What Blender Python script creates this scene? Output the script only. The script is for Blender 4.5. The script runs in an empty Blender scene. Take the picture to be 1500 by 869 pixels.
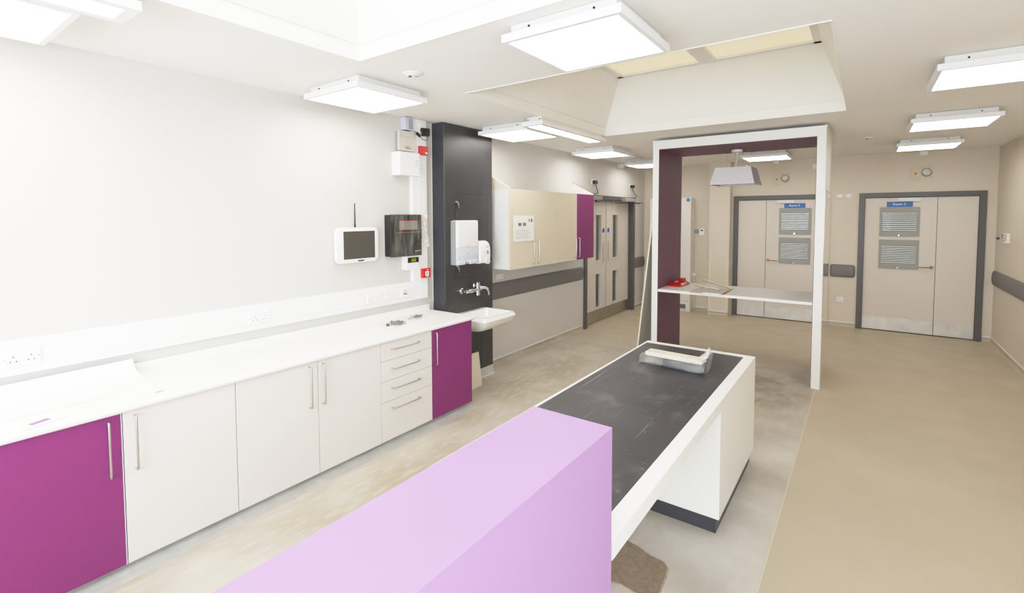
import bpy, bmesh, math, random
from mathutils import Vector, Matrix
random.seed(7)
COL = bpy.context.scene.collection
PI = math.pi

# ------------------------------------------------------------------ materials
def s2l(c):
    return tuple(((v / 255) / 12.92 if v / 255 <= .04045 else ((v / 255 + .055) / 1.055) ** 2.4) for v in c)

MATS = {}
def mat(name, rgb, rough=.5, metal=0., var=.03, scale=8., bump=0., bscale=200., spec=.5, coat=0., emit=0., ecol=None, alpha=1., trans=0.):
    if name in MATS: return MATS[name]
    m = bpy.data.materials.new(name); m.use_nodes = True
    nt = m.node_tree; b = nt.nodes['Principled BSDF']
    col = s2l(rgb)
    tc = nt.nodes.new('ShaderNodeTexCoord')
    no = nt.nodes.new('ShaderNodeTexNoise'); no.inputs['Scale'].default_value = scale; no.inputs['Detail'].default_value = 4
    nt.links.new(tc.outputs['Object'], no.inputs['Vector'])
    r = nt.nodes.new('ShaderNodeValToRGB')
    r.color_ramp.elements[0].position = .3; r.color_ramp.elements[1].position = .7
    r.color_ramp.elements[0].color = tuple(max(0, c * (1 - var)) for c in col) + (1,)
    r.color_ramp.elements[1].color = tuple(min(1, c * (1 + var)) for c in col) + (1,)
    nt.links.new(no.outputs['Fac'], r.inputs['Fac']); nt.links.new(r.outputs['Color'], b.inputs['Base Color'])
    b.inputs['Roughness'].default_value = rough; b.inputs['Metallic'].default_value = metal
    b.inputs['Specular IOR Level'].default_value = spec; b.inputs['Coat Weight'].default_value = coat
    b.inputs['Alpha'].default_value = alpha; b.inputs['Transmission Weight'].default_value = trans
    if emit:
        b.inputs['Emission Strength'].default_value = emit
        b.inputs['Emission Color'].default_value = (ecol or col) + (1,)
    if bump:
        n2 = nt.nodes.new('ShaderNodeTexNoise'); n2.inputs['Scale'].default_value = bscale
        nt.links.new(tc.outputs['Object'], n2.inputs['Vector'])
        bp = nt.nodes.new('ShaderNodeBump'); bp.inputs['Strength'].default_value = bump; bp.inputs['Distance'].default_value = .002
        nt.links.new(n2.outputs['Fac'], bp.inputs['Height']); nt.links.new(bp.outputs['Normal'], b.inputs['Normal'])
    MATS[name] = m
    return m

WALLB = mat('wall_paint_far_light', (214, 204, 188), .75, var=.012, scale=2, bump=.06)  # same paint as WALL, beige of the dimmer far light in its colour
WALL = mat('wall_paint', (208, 204, 198), .75, var=.012, scale=2, bump=.06)
CEIL = mat('ceiling_paint', (238, 236, 231), .85, var=.01, scale=2)
SHAFT = mat('skylight_reveal_paint', (238, 236, 230), .8, var=.01)
WHITE = mat('white_laminate', (236, 235, 231), .35, var=.01)
WPLAST = mat('white_plastic', (236, 236, 236), .35, var=.01)
OFFWHITE = mat('offwhite_plastic', (222, 221, 216), .4, var=.01)
CUPB = mat('cupboard_laminate_warm_lit', (217, 206, 184), .45, var=.012, scale=60)  # same stone laminate, yellower light worked into the colour
BEIGE = mat('stone_laminate', (224, 219, 212), .45, var=.012, scale=60)
PURPLE = mat('purple_laminate', (130, 44, 106), .5, var=.03, scale=90)
PURPLE_DIM = mat('purple_lining_low_light', (116, 80, 96), .6, var=.03, scale=90)  # the purple laminate again, lower light painted into a duller colour
LILAC = mat('lilac_laminate', (172, 133, 185), .5, var=.015, scale=3)
CARC = mat('carcass_board', (188, 184, 176), .5, var=.02)
STEEL = mat('brushed_steel', (196, 194, 190), .32, 1., var=.06, scale=14)
CHROME = mat('chrome', (225, 225, 228), .1, 1., var=.01)
KICK = mat('kick_plate_steel', (212, 209, 202), .38, .55, var=.10, scale=7)
KICKD = mat('kick_plate_dull', (176, 166, 150), .36, .85, var=.06, scale=7)
BRASS = mat('satin_lever', (150, 135, 105), .3, 1., var=.03)
ANTH = mat('anthracite_panel', (60, 59, 60), .36, var=.10, scale=5)
FRAME = mat('door_frame_grey', (86, 84, 83), .4, var=.04, scale=20)
DOOR = mat('door_laminate', (216, 207, 197), .55, var=.015, scale=50)
RAIL = mat('handrail_grey', (112, 108, 106), .5, var=.03, scale=60)
PLINTHG = mat('coved_plinth_vinyl', (172, 172, 166), .5, var=.12, scale=6)
PLINTH = mat('dark_plinth', (58, 58, 64), .35, var=.05)
BLACK = mat('black_plastic', (26, 25, 25), .4, var=.05)
DARK = mat('dark_screen', (76, 72, 66), .25, var=.02)
GREY = mat('grey_plastic', (150, 150, 148), .5, var=.03)
PANELGREY = mat('vision_panel_grey', (150, 149, 143), .45, var=.02)
SLAT = mat('slat_white', (226, 232, 232), .5, var=.03)
VOID = mat('dark_gap', (52, 56, 56), .6, var=.1)
RED = mat('red_plastic', (200, 34, 28), .4, var=.04)
REDM = mat('red_enamel', (186, 20, 26), .25, var=.10, scale=30)
CERAM = mat('white_ceramic', (240, 238, 232), .1, var=.005, coat=.5)
BLUE = mat('sign_blue', (38, 98, 172), .4, var=.02)
DISC = mat('disc_blue', (60, 75, 170), .4, var=.02)
PSU = mat('lilac_grey_plastic', (202, 200, 216), .45, var=.01)
PUTTY = mat('putty_plastic', (206, 200, 188), .45, var=.01)
GREYTXT = mat('grey_print', (135, 132, 128), .6, var=.04)
YEL = mat('yellow_mark', (235, 205, 20), .5, var=.02)
LBLUE = mat('pale_blue_mark', (130, 185, 222), .5, var=.02)
MAROON = mat('maroon_led', (90, 12, 18), .3, var=.02)
LCD = mat('green_lcd', (120, 130, 20), .3, var=.05, emit=.25)
LCDG = mat('grey_lcd', (120, 122, 112), .25, var=.05)
PAPER = mat('white_paper', (238, 236, 232), .8, var=.02, bump=.4, bscale=12)
SHEET = mat('drawing_paper', (240, 240, 238), .8, var=.01)
WOODRAW = mat('raw_chipboard', (178, 128, 72), .8, var=.2, scale=120)
OFFCUT = mat('cream_board', (222, 212, 192), .55, var=.02, scale=40)
GREYBOARD = mat('grey_board', (196, 194, 188), .6, var=.02)
MORTAR = mat('wet_mortar', (134, 118, 100), .9, var=.16, scale=30, bump=1., bscale=60)
MORTARE = mat('mortar_edge', (166, 150, 126), .95, var=.25, scale=60, bump=1., bscale=90)
METALBITS = mat('zinc_fixings', (126, 122, 120), .4, .5, var=.35, scale=80)
SHADE = mat('pendant_fabric', (216, 212, 216), .8, var=.01)
TRANSL = mat('smoky_white_plastic', (206, 210, 220), .25, var=.02)
TAPE = mat('paper_tape', (232, 226, 210), .8, var=.02)
PATCHB = mat('bare_plaster', (210, 199, 180), .9, var=.08, scale=22)
BRASSY = mat('cloudy_lens', (206, 204, 200), .2, var=.08, scale=60)
CREAMEDGE = mat('cream_edge', (228, 219, 198), .6, var=.02)
PAGECOL = mat('purple_print', (150, 110, 150), .7, var=.2, scale=60)

def film_mat(name, rgb, a_lo, a_hi, scale):
    m = bpy.data.materials.new(name); m.use_nodes = True; nt = m.node_tree; b = nt.nodes['Principled BSDF']
    tc = nt.nodes.new('ShaderNodeTexCoord'); mp = nt.nodes.new('ShaderNodeMapping'); mp.inputs['Scale'].default_value = scale
    n = nt.nodes.new('ShaderNodeTexNoise'); n.inputs['Scale'].default_value = 1; n.inputs['Detail'].default_value = 5
    r = nt.nodes.new('ShaderNodeMapRange'); r.inputs['From Min'].default_value = .4; r.inputs['From Max'].default_value = .72
    r.inputs['To Min'].default_value = a_lo; r.inputs['To Max'].default_value = a_hi
    nt.links.new(tc.outputs['Object'], mp.inputs['Vector']); nt.links.new(mp.outputs['Vector'], n.inputs['Vector'])
    nt.links.new(n.outputs['Fac'], r.inputs['Value']); nt.links.new(r.outputs['Result'], b.inputs['Alpha'])
    b.inputs['Base Color'].default_value = s2l(rgb) + (1,); b.inputs['Roughness'].default_value = .15
    bp = nt.nodes.new('ShaderNodeBump'); bp.inputs['Strength'].default_value = .8; bp.inputs['Distance'].default_value = .01
    nt.links.new(n.outputs['Fac'], bp.inputs['Height']); nt.links.new(bp.outputs['Normal'], b.inputs['Normal'])
    return m
FILM = film_mat('clear_film', (226, 220, 212), .02, .20, (0, 26, 5))
FILMW = film_mat('bag_film', (228, 223, 219), .10, .36, (5, 10, 14))
FILMC = film_mat('crumpled_film', (236, 230, 222), .3, .8, (30, 30, 20))
GLASS = film_mat('door_glass', (168, 180, 176), .07, .12, (3, 3, 3))
GLASS.node_tree.nodes['Principled BSDF'].inputs['Roughness'].default_value = .05
for l in list(GLASS.node_tree.links):
    if l.to_socket.name == 'Normal': GLASS.node_tree.links.remove(l)

def emis(name, rgb, strength, wave=0.):
    m = bpy.data.materials.new(name); m.use_nodes = True; nt = m.node_tree
    b = nt.nodes['Principled BSDF']; b.inputs['Base Color'].default_value = (.8, .8, .8, 1); b.inputs['Roughness'].default_value = .6
    b.inputs['Emission Color'].default_value = tuple(rgb) + (1,); b.inputs['Emission Strength'].default_value = strength
    if wave:
        b.inputs['Base Color'].default_value = tuple(rgb) + (1,)
        tc = nt.nodes.new('ShaderNodeTexCoord'); w = nt.nodes.new('ShaderNodeTexWave'); w.inputs['Scale'].default_value = wave
        nt.links.new(tc.outputs['Object'], w.inputs['Vector'])
        r = nt.nodes.new('ShaderNodeMapRange'); r.inputs['To Min'].default_value = strength * .86; r.inputs['To Max'].default_value = strength * 1.08
        nt.links.new(w.outputs['Fac'], r.inputs['Value']); nt.links.new(r.outputs['Result'], b.inputs['Emission Strength'])
    return m
LED = emis('led_diffuser', (1., .962, .915), 9.6)
SKY1 = emis('skylight_pane', (.84, .92, 1.), 2.3)
SKY2 = emis('pleated_blind', s2l((236, 222, 190)), .5, wave=26)

def floor_mat():
    m = bpy.data.materials.new('vinyl_floor'); m.use_nodes = True; nt = m.node_tree; b = nt.nodes['Principled BSDF']
    N = nt.nodes.new; L = nt.links.new
    tc = N('ShaderNodeNewGeometry'); sp = N('ShaderNodeSeparateXYZ'); L(tc.outputs['Position'], sp.inputs[0])
    def noise(scale, det=4, sc=(1, 1, 1)):
        mp = N('ShaderNodeMapping'); mp.inputs['Scale'].default_value = sc; L(tc.outputs['Position'], mp.inputs['Vector'])
        n = N('ShaderNodeTexNoise'); n.inputs['Scale'].default_value = scale; n.inputs['Detail'].default_value = det
        L(mp.outputs['Vector'], n.inputs['Vector']); return n.outputs['Fac']
    def mr(v, a, c, lo=0., hi=1.):
        r = N('ShaderNodeMapRange'); r.interpolation_type = 'SMOOTHSTEP'
        r.inputs['From Min'].default_value = a; r.inputs['From Max'].default_value = c
        r.inputs['To Min'].default_value = lo; r.inputs['To Max'].default_value = hi
        L(v, r.inputs['Value']); return r.outputs['Result']
    def math_(op, a, c):
        q = N('ShaderNodeMath'); q.operation = op
        for i, v in enumerate((a, c)):
            if isinstance(v, (int, float)): q.inputs[i].default_value = v
            else: L(v, q.inputs[i])
        return q.outputs[0]
    def mix(f, a, c):
        q = N('ShaderNodeMix'); q.data_type = 'RGBA'
        L(f, q.inputs['Factor']) if not isinstance(f, float) else None
        for s, v in (('A', a), ('B', c)):
            sock = [i for i in q.inputs if i.name == s and i.type == 'RGBA'][0]
            if isinstance(v, tuple): sock.default_value = v + (1,)
            else: L(v, sock)
        return [o for o in q.outputs if o.type == 'RGBA'][0]
    # plain beige vinyl, fine speckle
    beige = mix(mr(noise(220, 2), .35, .65), s2l((178, 166, 143)), s2l((187, 175, 153)))
    beige = mix(mr(noise(1.3, 5), .35, .75, 0, .45), beige, s2l((192, 180, 158)))
    # dusty work area
    d1 = mix(mr(noise(2.2, 6, (1, .7, 1)), .34, .66), s2l((168, 156, 136)), s2l((188, 180, 166)))
    d2 = mix(mr(noise(9, 6, (2.2, .7, 1)), .45, .75, 0, .5), d1, s2l((204, 197, 184)))
    d3 = mix(mr(noise(.9, 3), .5, .7, 0, .55), d2, s2l((182, 178, 170)))
    d3 = mix(math_('MULTIPLY', mr(sp.outputs['X'], 2.2, 2.8), mr(sp.outputs['Y'], 5.2, 4.2, 0, .75)), d3, mix(mr(noise(2.4, 6), .35, .7), s2l((180, 174, 165)), s2l((208, 204, 197))))
    wob = math_('MULTIPLY', math_('SUBTRACT', noise(1.6, 4), .5), 1.6)
    yy = math_('ADD', sp.outputs['Y'], wob)
    my = mr(yy, 7.1, 5.7)
    mx = mr(sp.outputs['X'], 3.21, 3.19)
    mask = math_('MULTIPLY', my, mx)
    # the line of floor right below the counter stays dusty the whole way
    c = mix(mask, beige, d3)
    # dark smears near the portal foot
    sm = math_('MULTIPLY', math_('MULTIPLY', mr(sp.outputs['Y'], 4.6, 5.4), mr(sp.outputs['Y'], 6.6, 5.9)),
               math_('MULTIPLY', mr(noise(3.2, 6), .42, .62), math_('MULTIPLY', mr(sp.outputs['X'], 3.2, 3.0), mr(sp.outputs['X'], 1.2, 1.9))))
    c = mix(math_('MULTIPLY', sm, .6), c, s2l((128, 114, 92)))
    # weld line
    ln = math_('MULTIPLY', math_('MULTIPLY', mr(sp.outputs['X'], 3.199, 3.202), mr(sp.outputs['X'], 3.209, 3.206)), mr(sp.outputs['Y'], 5.9, 5.8))
    c = mix(math_('MULTIPLY', ln, .4), c, s2l((226, 220, 202)))
    L(c, b.inputs['Base Color'])
    L(mr(noise(3, 4), .3, .7, .42, .62), b.inputs['Roughness'])
    return m
FLOOR = floor_mat()

def desk_mat():
    m = bpy.data.materials.new('scratched_dark_laminate'); m.use_nodes = True; nt = m.node_tree; b = nt.nodes['Principled BSDF']
    N = nt.nodes.new; L = nt.links.new
    tc = N('ShaderNodeTexCoord')
    def layer(prev, scale, sc, rot, lo, hi, amt, col):
        mp = N('ShaderNodeMapping'); mp.inputs['Scale'].default_value = sc; mp.inputs['Rotation'].default_value = (0, 0, rot)
        L(tc.outputs['Object'], mp.inputs['Vector'])
        n = N('ShaderNodeTexNoise'); n.inputs['Scale'].default_value = scale; n.inputs['Detail'].default_value = 6
        n.inputs['Distortion'].default_value = .4
        L(mp.outputs['Vector'], n.inputs['Vector'])
        r = N('ShaderNodeMapRange'); r.inputs['From Min'].default_value = lo; r.inputs['From Max'].default_value = hi
        r.inputs['To Max'].default_value = amt
        L(n.outputs['Fac'], r.inputs['Value'])
        q = N('ShaderNodeMix'); q.data_type = 'RGBA'; L(r.outputs['Result'], q.inputs['Factor'])
        A = [i for i in q.inputs if i.name == 'A' and i.type == 'RGBA'][0]; B = [i for i in q.inputs if i.name == 'B' and i.type == 'RGBA'][0]
        if isinstance(prev, tuple): A.default_value = prev + (1,)
        else: L(prev, A)
        B.default_value = s2l(col) + (1,)
        return [o for o in q.outputs if o.type == 'RGBA'][0]
    c = layer(s2l((46, 44, 47)), 3, (1, 1, 1), 0, .4, .75, .5, (72, 69, 70))
    c = layer(c, 4, (1.5, 1, 1), .5, .56, .85, .5, (128, 125, 126))
    c = layer(c, 3, (26, .45, 1), -.06, .66, .80, .8, (168, 166, 164))
    c = layer(c, 3, (22, .8, 1), .5, .68, .80, .7, (160, 158, 156))
    c = layer(c, 3, (1., 24, 1), .25, .69, .82, .7, (160, 158, 156))
    c = layer(c, 24, (1, 2, 1), .4, .66, .76, .45, (150, 148, 146))
    c = layer(c, 90, (1, 1, 1), 0, .72, .78, .5, (160, 155, 148))
    L(c, b.inputs['Base Color']); b.inputs['Roughness'].default_value = .42
    return m
DESKTOP = desk_mat()

# ------------------------------------------------------------------ mesh helpers
EACH = {'screw', 'pin_hole', 'button', 'orange_button', 'jack', 'suspension_wire', 'wire_gripper', 'key_slot', 'red_mark', 'chipped_edge', 'level_window', 'printed_swatch', 'arrow_mark'}
class MB:
    def __init__(s): s.bm = bmesh.new()
    def box(s, x0, x1, y0, y1, z0, z1, bev=0., seg=2, M=None):
        bm = bmesh.new()
        bmesh.ops.create_cube(bm, size=1)
        for v in bm.verts:
            v.co = Vector(((x0 + x1) / 2 + v.co.x * (x1 - x0), (y0 + y1) / 2 + v.co.y * (y1 - y0), (z0 + z1) / 2 + v.co.z * (z1 - z0)))
        if bev: bmesh.ops.bevel(bm, geom=list(bm.edges), offset=bev, segments=seg, profile=.5, affect='EDGES')
        return s.add(bm, M)
    def add(s, bm, M=None):
        if M is not None: bm.transform(M)
        me = bpy.data.meshes.new('tmp'); bm.to_mesh(me); bm.free(); s.bm.from_mesh(me); bpy.data.meshes.remove(me); return s
    def prism(s, pts, axis, a, b, bev=0., seg=2):
        # pts: 2-D polygon in the two other axes (cyclic order x,y,z without axis)
        bm = bmesh.new()
        def P(p, t):
            q = list(p); q.insert(axis, t); return q
        v0 = [bm.verts.new(P(p, a)) for p in pts]; v1 = [bm.verts.new(P(p, b)) for p in pts]
        bm.faces.new(v0[::-1]); bm.faces.new(v1); n = len(pts)
        for i in range(n): bm.faces.new((v0[i], v0[(i + 1) % n], v1[(i + 1) % n], v1[i]))
        bmesh.ops.recalc_face_normals(bm, faces=bm.faces)
        if bev: bmesh.ops.bevel(bm, geom=list(bm.edges), offset=bev, segments=seg, profile=.5, affect='EDGES')
        return s.add(bm)
    def cyl(s, p, q, r, r2=None, n=20):
        p, q = Vector(p), Vector(q); d = q - p
        bm = bmesh.new(); bmesh.ops.create_cone(bm, cap_ends=True, segments=n, radius1=r, radius2=r if r2 is None else r2, depth=d.length)
        M = Matrix.Translation((p + q) / 2) @ d.to_track_quat('Z', 'Y').to_matrix().to_4x4()
        return s.add(bm, M)
    def ball(s, c, r, sc=(1, 1, 1), n=14):
        bm = bmesh.new(); bmesh.ops.create_uvsphere(bm, u_segments=n, v_segments=n // 2 + 2, radius=r)
        return s.add(bm, Matrix.Translation(c) @ Matrix.Diagonal((*sc, 1)))
    def tube(s, pts, r, n=10, smooth=True):
        pts = [Vector(p) for p in pts]
        bm = bmesh.new(); rings = []
        up = None
        for i, p in enumerate(pts):
            t = (pts[min(i + 1, len(pts) - 1)] - pts[max(i - 1, 0)]).normalized()
            if up is None:
                up = t.orthogonal().normalized()
            else:
                up = (up - t * up.dot(t)).normalized()
            w = t.cross(up)
            rings.append([bm.verts.new(p + (up * math.cos(2 * PI * k / n) + w * math.sin(2 * PI * k / n)) * r) for k in range(n)])
        for a, b in zip(rings, rings[1:]):
            for k in range(n): bm.faces.new((a[k], a[(k + 1) % n], b[(k + 1) % n], b[k]))
        bm.faces.new(rings[0][::-1]); bm.faces.new(rings[-1])
        return s.add(bm)
    def loft(s, rings, cap=True):
        bm = bmesh.new(); R = [[bm.verts.new(p) for p in r] for r in rings]; n = len(R[0])
        for a, b in zip(R, R[1:]):
            for k in range(n): bm.faces.new((a[k], a[(k + 1) % n], b[(k + 1) % n], b[k]))
        if cap: bm.faces.new(R[0][::-1]); bm.faces.new(R[-1])
        bmesh.ops.recalc_face_normals(bm, faces=bm.faces)
        return s.add(bm)
    def parts(s):
        # connected pieces of the mesh, each as its own MB
        seen, out = set(), []
        s.bm.verts.ensure_lookup_table()
        for v in s.bm.verts:
            if v in seen: continue
            st, comp = [v], []
            seen.add(v)
            while st:
                a = st.pop(); comp.append(a)
                for e in a.link_edges:
                    b = e.other_vert(a)
                    if b not in seen: seen.add(b); st.append(b)
            q = MB(); mp = {a: q.bm.verts.new(a.co) for a in comp}
            done = set()
            for a in comp:
                for f in a.link_faces:
                    if f not in done: done.add(f); q.bm.faces.new([mp[w] for w in f.verts])
            out.append(q)
        return out
    def build(s, name, m, parent=None, smooth=False):
        if name in EACH:
            ps = s.parts()
            if len(ps) > 1:
                s.bm.free()
                for q in ps: o = q._build(name, m, parent, smooth)
                return o
        return s._build(name, m, parent, smooth)
    def _build(s, name, m, parent=None, smooth=False):
        me = bpy.data.meshes.new(name); s.bm.normal_update(); s.bm.to_mesh(me); s.bm.free()
        me.materials.append(m)
        if smooth:
            for p in me.polygons: p.use_smooth = True
            try: me.set_sharp_from_angle(angle=math.radians(38))
            except Exception: pass
        o = bpy.data.objects.new(name, me); COL.objects.link(o)
        if parent is not None:
            org = ORG[parent.name]; me.transform(Matrix.Translation(-org)); o.parent = parent; ORG[o.name] = org
        else:
            vs = [v.co for v in me.vertices]
            lo = Vector([min(v[i] for v in vs) for i in range(3)]); hi = Vector([max(v[i] for v in vs) for i in range(3)])
            org = Vector(((lo.x + hi.x) / 2, (lo.y + hi.y) / 2, lo.z)); me.transform(Matrix.Translation(-org)); o.location = org; ORG[o.name] = org
        return o
ORG = {}
def box(x0, x1, y0, y1, z0, z1, bev=0., seg=2): return MB().box(x0, x1, y0, y1, z0, z1, bev, seg)
def tag(o, label, cat=None, group=None, kind=None):
    o['label'] = label
    if cat: o['category'] = cat
    if group: o['group'] = group
    if kind: o['kind'] = kind
    return o
def thing(name, label, cat, loc, group=None, kind=None):
    o = bpy.data.objects.new(name, None); COL.objects.link(o); o.empty_display_size = .1
    o.location = loc; ORG[o.name] = Vector(loc); return tag(o, label, cat, group, kind)
def dup(root, delta, label, group=None):
    r = root.copy(); COL.objects.link(r); r.location = Vector(root.location) + Vector(delta); r['label'] = label
    ORG[r.name] = Vector(r.location)
    if group: r['group'] = group
    for ch in list(root.children):
        c = ch.copy(); COL.objects.link(c); c.parent = r
        for g in ch.children:
            d = g.copy(); COL.objects.link(d); d.parent = c
    return r
def struct(o, label, cat):
    return tag(o, label, cat, kind='structure')
def text(name, body, size, M, m, parent):
    cu = bpy.data.curves.new(name, 'FONT'); cu.body = body; cu.size = size; cu.align_x = 'CENTER'; cu.align_y = 'CENTER'; cu.extrude = .0006
    t = bpy.data.objects.new('tmp_text', cu); COL.objects.link(t)
    dg = bpy.context.evaluated_depsgraph_get(); dg.update()
    me = bpy.data.meshes.new_from_object(t.evaluated_get(dg)); me.name = name
    bpy.data.objects.remove(t); bpy.data.curves.remove(cu)
    me.transform(M); me.materials.clear(); me.materials.append(m)
    org = ORG[parent.name]; me.transform(Matrix.Translation(-org))
    o = bpy.data.objects.new(name, me); COL.objects.link(o); o.parent = parent; ORG[o.name] = org
    return o
# text facing -Y (back wall) / facing +X (left wall)
def face_back(x, y, z): return Matrix.Translation((x, y, z)) @ Matrix.Rotation(PI / 2, 4, 'X')
def face_left(x, y, z): return Matrix.Translation((x, y, z)) @ Matrix.Rotation(PI / 2, 4, 'Z') @ Matrix.Rotation(PI / 2, 4, 'X')
def rrect(u0, u1, v0, v1, r, n=5):
    pts = []
    for cx, cy, a in ((u1 - r, v0 + r, -90), (u1 - r, v1 - r, 0), (u0 + r, v1 - r, 90), (u0 + r, v0 + r, 180)):
        for k in range(n + 1):
            t = math.radians(a + 90 * k / n); pts.append((cx + r * math.cos(t), cy + r * math.sin(t)))
    return pts

# ------------------------------------------------------------------ dimensions
XR, YB, YF, C = 5.058, 9.445, -2.5, 2.738

# ------------------------------------------------------------------ setting
struct(box(-.15, XR + .15, YF - .15, YB + .15, -.1, 0).build('floor', FLOOR), 'beige vinyl floor, dusty grey around the desk', 'floor')
# ceiling with two skylight openings
S1 = (1.075, 3.42, -.63, 1.885); S2 = (1.075, 3.42, 2.84, 5.33)
m = MB()
m.box(-.15, S1[0], YF - .15, YB + .15, C, C + .12); m.box(S1[1], XR + .15, YF - .15, YB + .15, C, C + .12)
for a, b in ((YF - .15, S1[2]), (S1[3], S2[2]), (S2[3], YB + .15)): m.box(S1[0], S1[1], a, b, C, C + .12)
struct(m.build('ceiling', CEIL), 'plain white plastered ceiling with two skylight openings', 'ceiling')
# left wall with the double door opening
D0, D1, DH = 6.90, 8.83, 2.09
m = MB(); m.box(-.15, 0, YF - .15, D0, 0, C); m.box(-.15, 0, D1, YB + .15, 0, C); m.box(-.15, 0, D0, D1, DH, C)
struct(m.build('wall_left', WALL), 'pale painted left wall behind the counter and wall cupboards', 'wall')
# back wall with two door openings
O4 = (1.72, 3.05); O3 = (3.555, 4.885); OH = 2.085
m = MB()
for a, b in ((0, O4[0]), (O4[1], O3[0]), (O3[1], XR)): m.box(a, b, YB, YB + .15, 0, C)
for o in (O4, O3): m.box(o[0], o[1], YB, YB + .15, OH, C)
struct(m.build('wall_back', WALLB), 'beige painted far wall with the two room doors', 'wall')
m = MB(); m.box(XR, XR + .15, YF - .15, -1.9, 0, C); m.box(XR, XR + .15, .9, YB + .15, 0, C); m.box(XR, XR + .15, -1.9, .9, 0, 1.05); m.box(XR, XR + .15, -1.9, .9, 2.4, C)
struct(m.build('wall_right', WALLB), 'beige painted wall at the far right', 'wall')
m = MB(); m.box(-.0, .6, YF - .15, YF, 0, C); m.box(4.4, XR, YF - .15, YF, 0, C); m.box(.6, 4.4, YF - .15, YF, 0, .9); m.box(.6, 4.4, YF - .15, YF, 2.4, C)
struct(m.build('wall_front', WALL), 'pale wall behind the viewpoint with the added window opening', 'wall')
# corridor beyond the double doors, and a dark light-blocking board behind the room doors
m = MB(); m.box(-1.7, -1.6, 6.4, 9.6, 0, C); m.box(-1.6, -.15, 6.4, 6.5, 0, C); m.box(-1.6, -.15, 9.5, 9.6, 0, C); m.box(-1.7, -.15, 6.4, 9.6, C, C + .1); m.box(-1.7, -.15, 6.4, 9.6, -.1, 0)
struct(m.build('wall_corridor', WALL), 'corridor seen dimly through the narrow door panes', 'corridor')
struct(box(1.55, XR + .1, YB + .16, YB + .2, 0, OH + .1).build('light_block_board', VOID), 'dark board added behind the two room doors against light leaks', 'wall')  # added dark board, blocks light leaking in round the room doors
# pilaster
struct(box(1.29, 1.635, 9.24, YB, 0, C).build('wall_pilaster', WALLB), 'beige boxed pilaster left of the Room 4 door', 'pilaster')
for k, (a, b) in enumerate(((1.286, 1.335), (1.59, 1.639))):
    m = MB(); m.box(a, b, 9.235, 9.24, .1, 1.0)
    if k == 0: m.box(1.285, 1.29, 9.235, 9.3, .1, 1.0)
    else: m.box(1.635, 1.64, 9.235, 9.3, .1, 1.0)
    tag(m.build('corner_guard', OFFCUT), 'pale plastic corner guard on the %s edge of the pilaster' % ('left', 'right')[k], 'corner guard', 'corner guards on the pilaster')

# coved skirting with white capping strip
def skirt(name, pts, label):
    # pts: list of (x0,y0,x1,y1,nx,ny) runs against a wall, n points into the room
    m = MB(); cp = MB()
    for x0, y0, x1, y1, nx, ny in pts:
        d = Vector((x1 - x0, y1 - y0, 0)); n = Vector((nx, ny, 0))
        prof = [(0, 0), (.03, 0), (.014, .012), (.006, .03), (.005, .066), (0, .066)]
        bm = bmesh.new()
        A = [bm.verts.new(Vector((x0, y0, 0)) + n * p[0] + Vector((0, 0, p[1]))) for p in prof]
        B = [bm.verts.new(Vector((x1, y1, 0)) + n * p[0] + Vector((0, 0, p[1]))) for p in prof]
        k = len(prof); bm.faces.new(A); bm.faces.new(B[::-1])
        for i in range(k): bm.faces.new((A[i], A[(i + 1) % k], B[(i + 1) % k], B[i]))
        bmesh.ops.recalc_face_normals(bm, faces=bm.faces); m.add(bm)
        xs = sorted((x0, x1, x0 + nx * .009, x1 + nx * .009)); ys = sorted((y0, y1, y0 + ny * .009, y1 + ny * .009))
        cp.box(xs[0], xs[-1], ys[0], ys[-1], .066, .078)
    o = struct(m.build(name, FLOOR), label, 'skirting')
    cp.build('capping_strip', WPLAST, o)
skirt('baseboard_left', [(0, 4.35, 0, 6.82, 1, 0), (0, 8.90, 0, YB, 1, 0), (0, YF, 0, .2, 1, 0)], 'coved vinyl skirting with white capping along the left wall')
skirt('baseboard_back', [(.98, YB, 1.29, YB, 0, -1), (1.29, 9.24, 1.635, 9.24, 0, -1), (3.12, YB, 3.49, YB, 0, -1), (4.96, YB, XR, YB, 0, -1)], 'coved vinyl skirting with white capping along the far wall')
skirt('baseboard_right', [(XR, YF, XR, YB, -1, 0)], 'coved vinyl skirting with white capping along the right wall')

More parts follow.
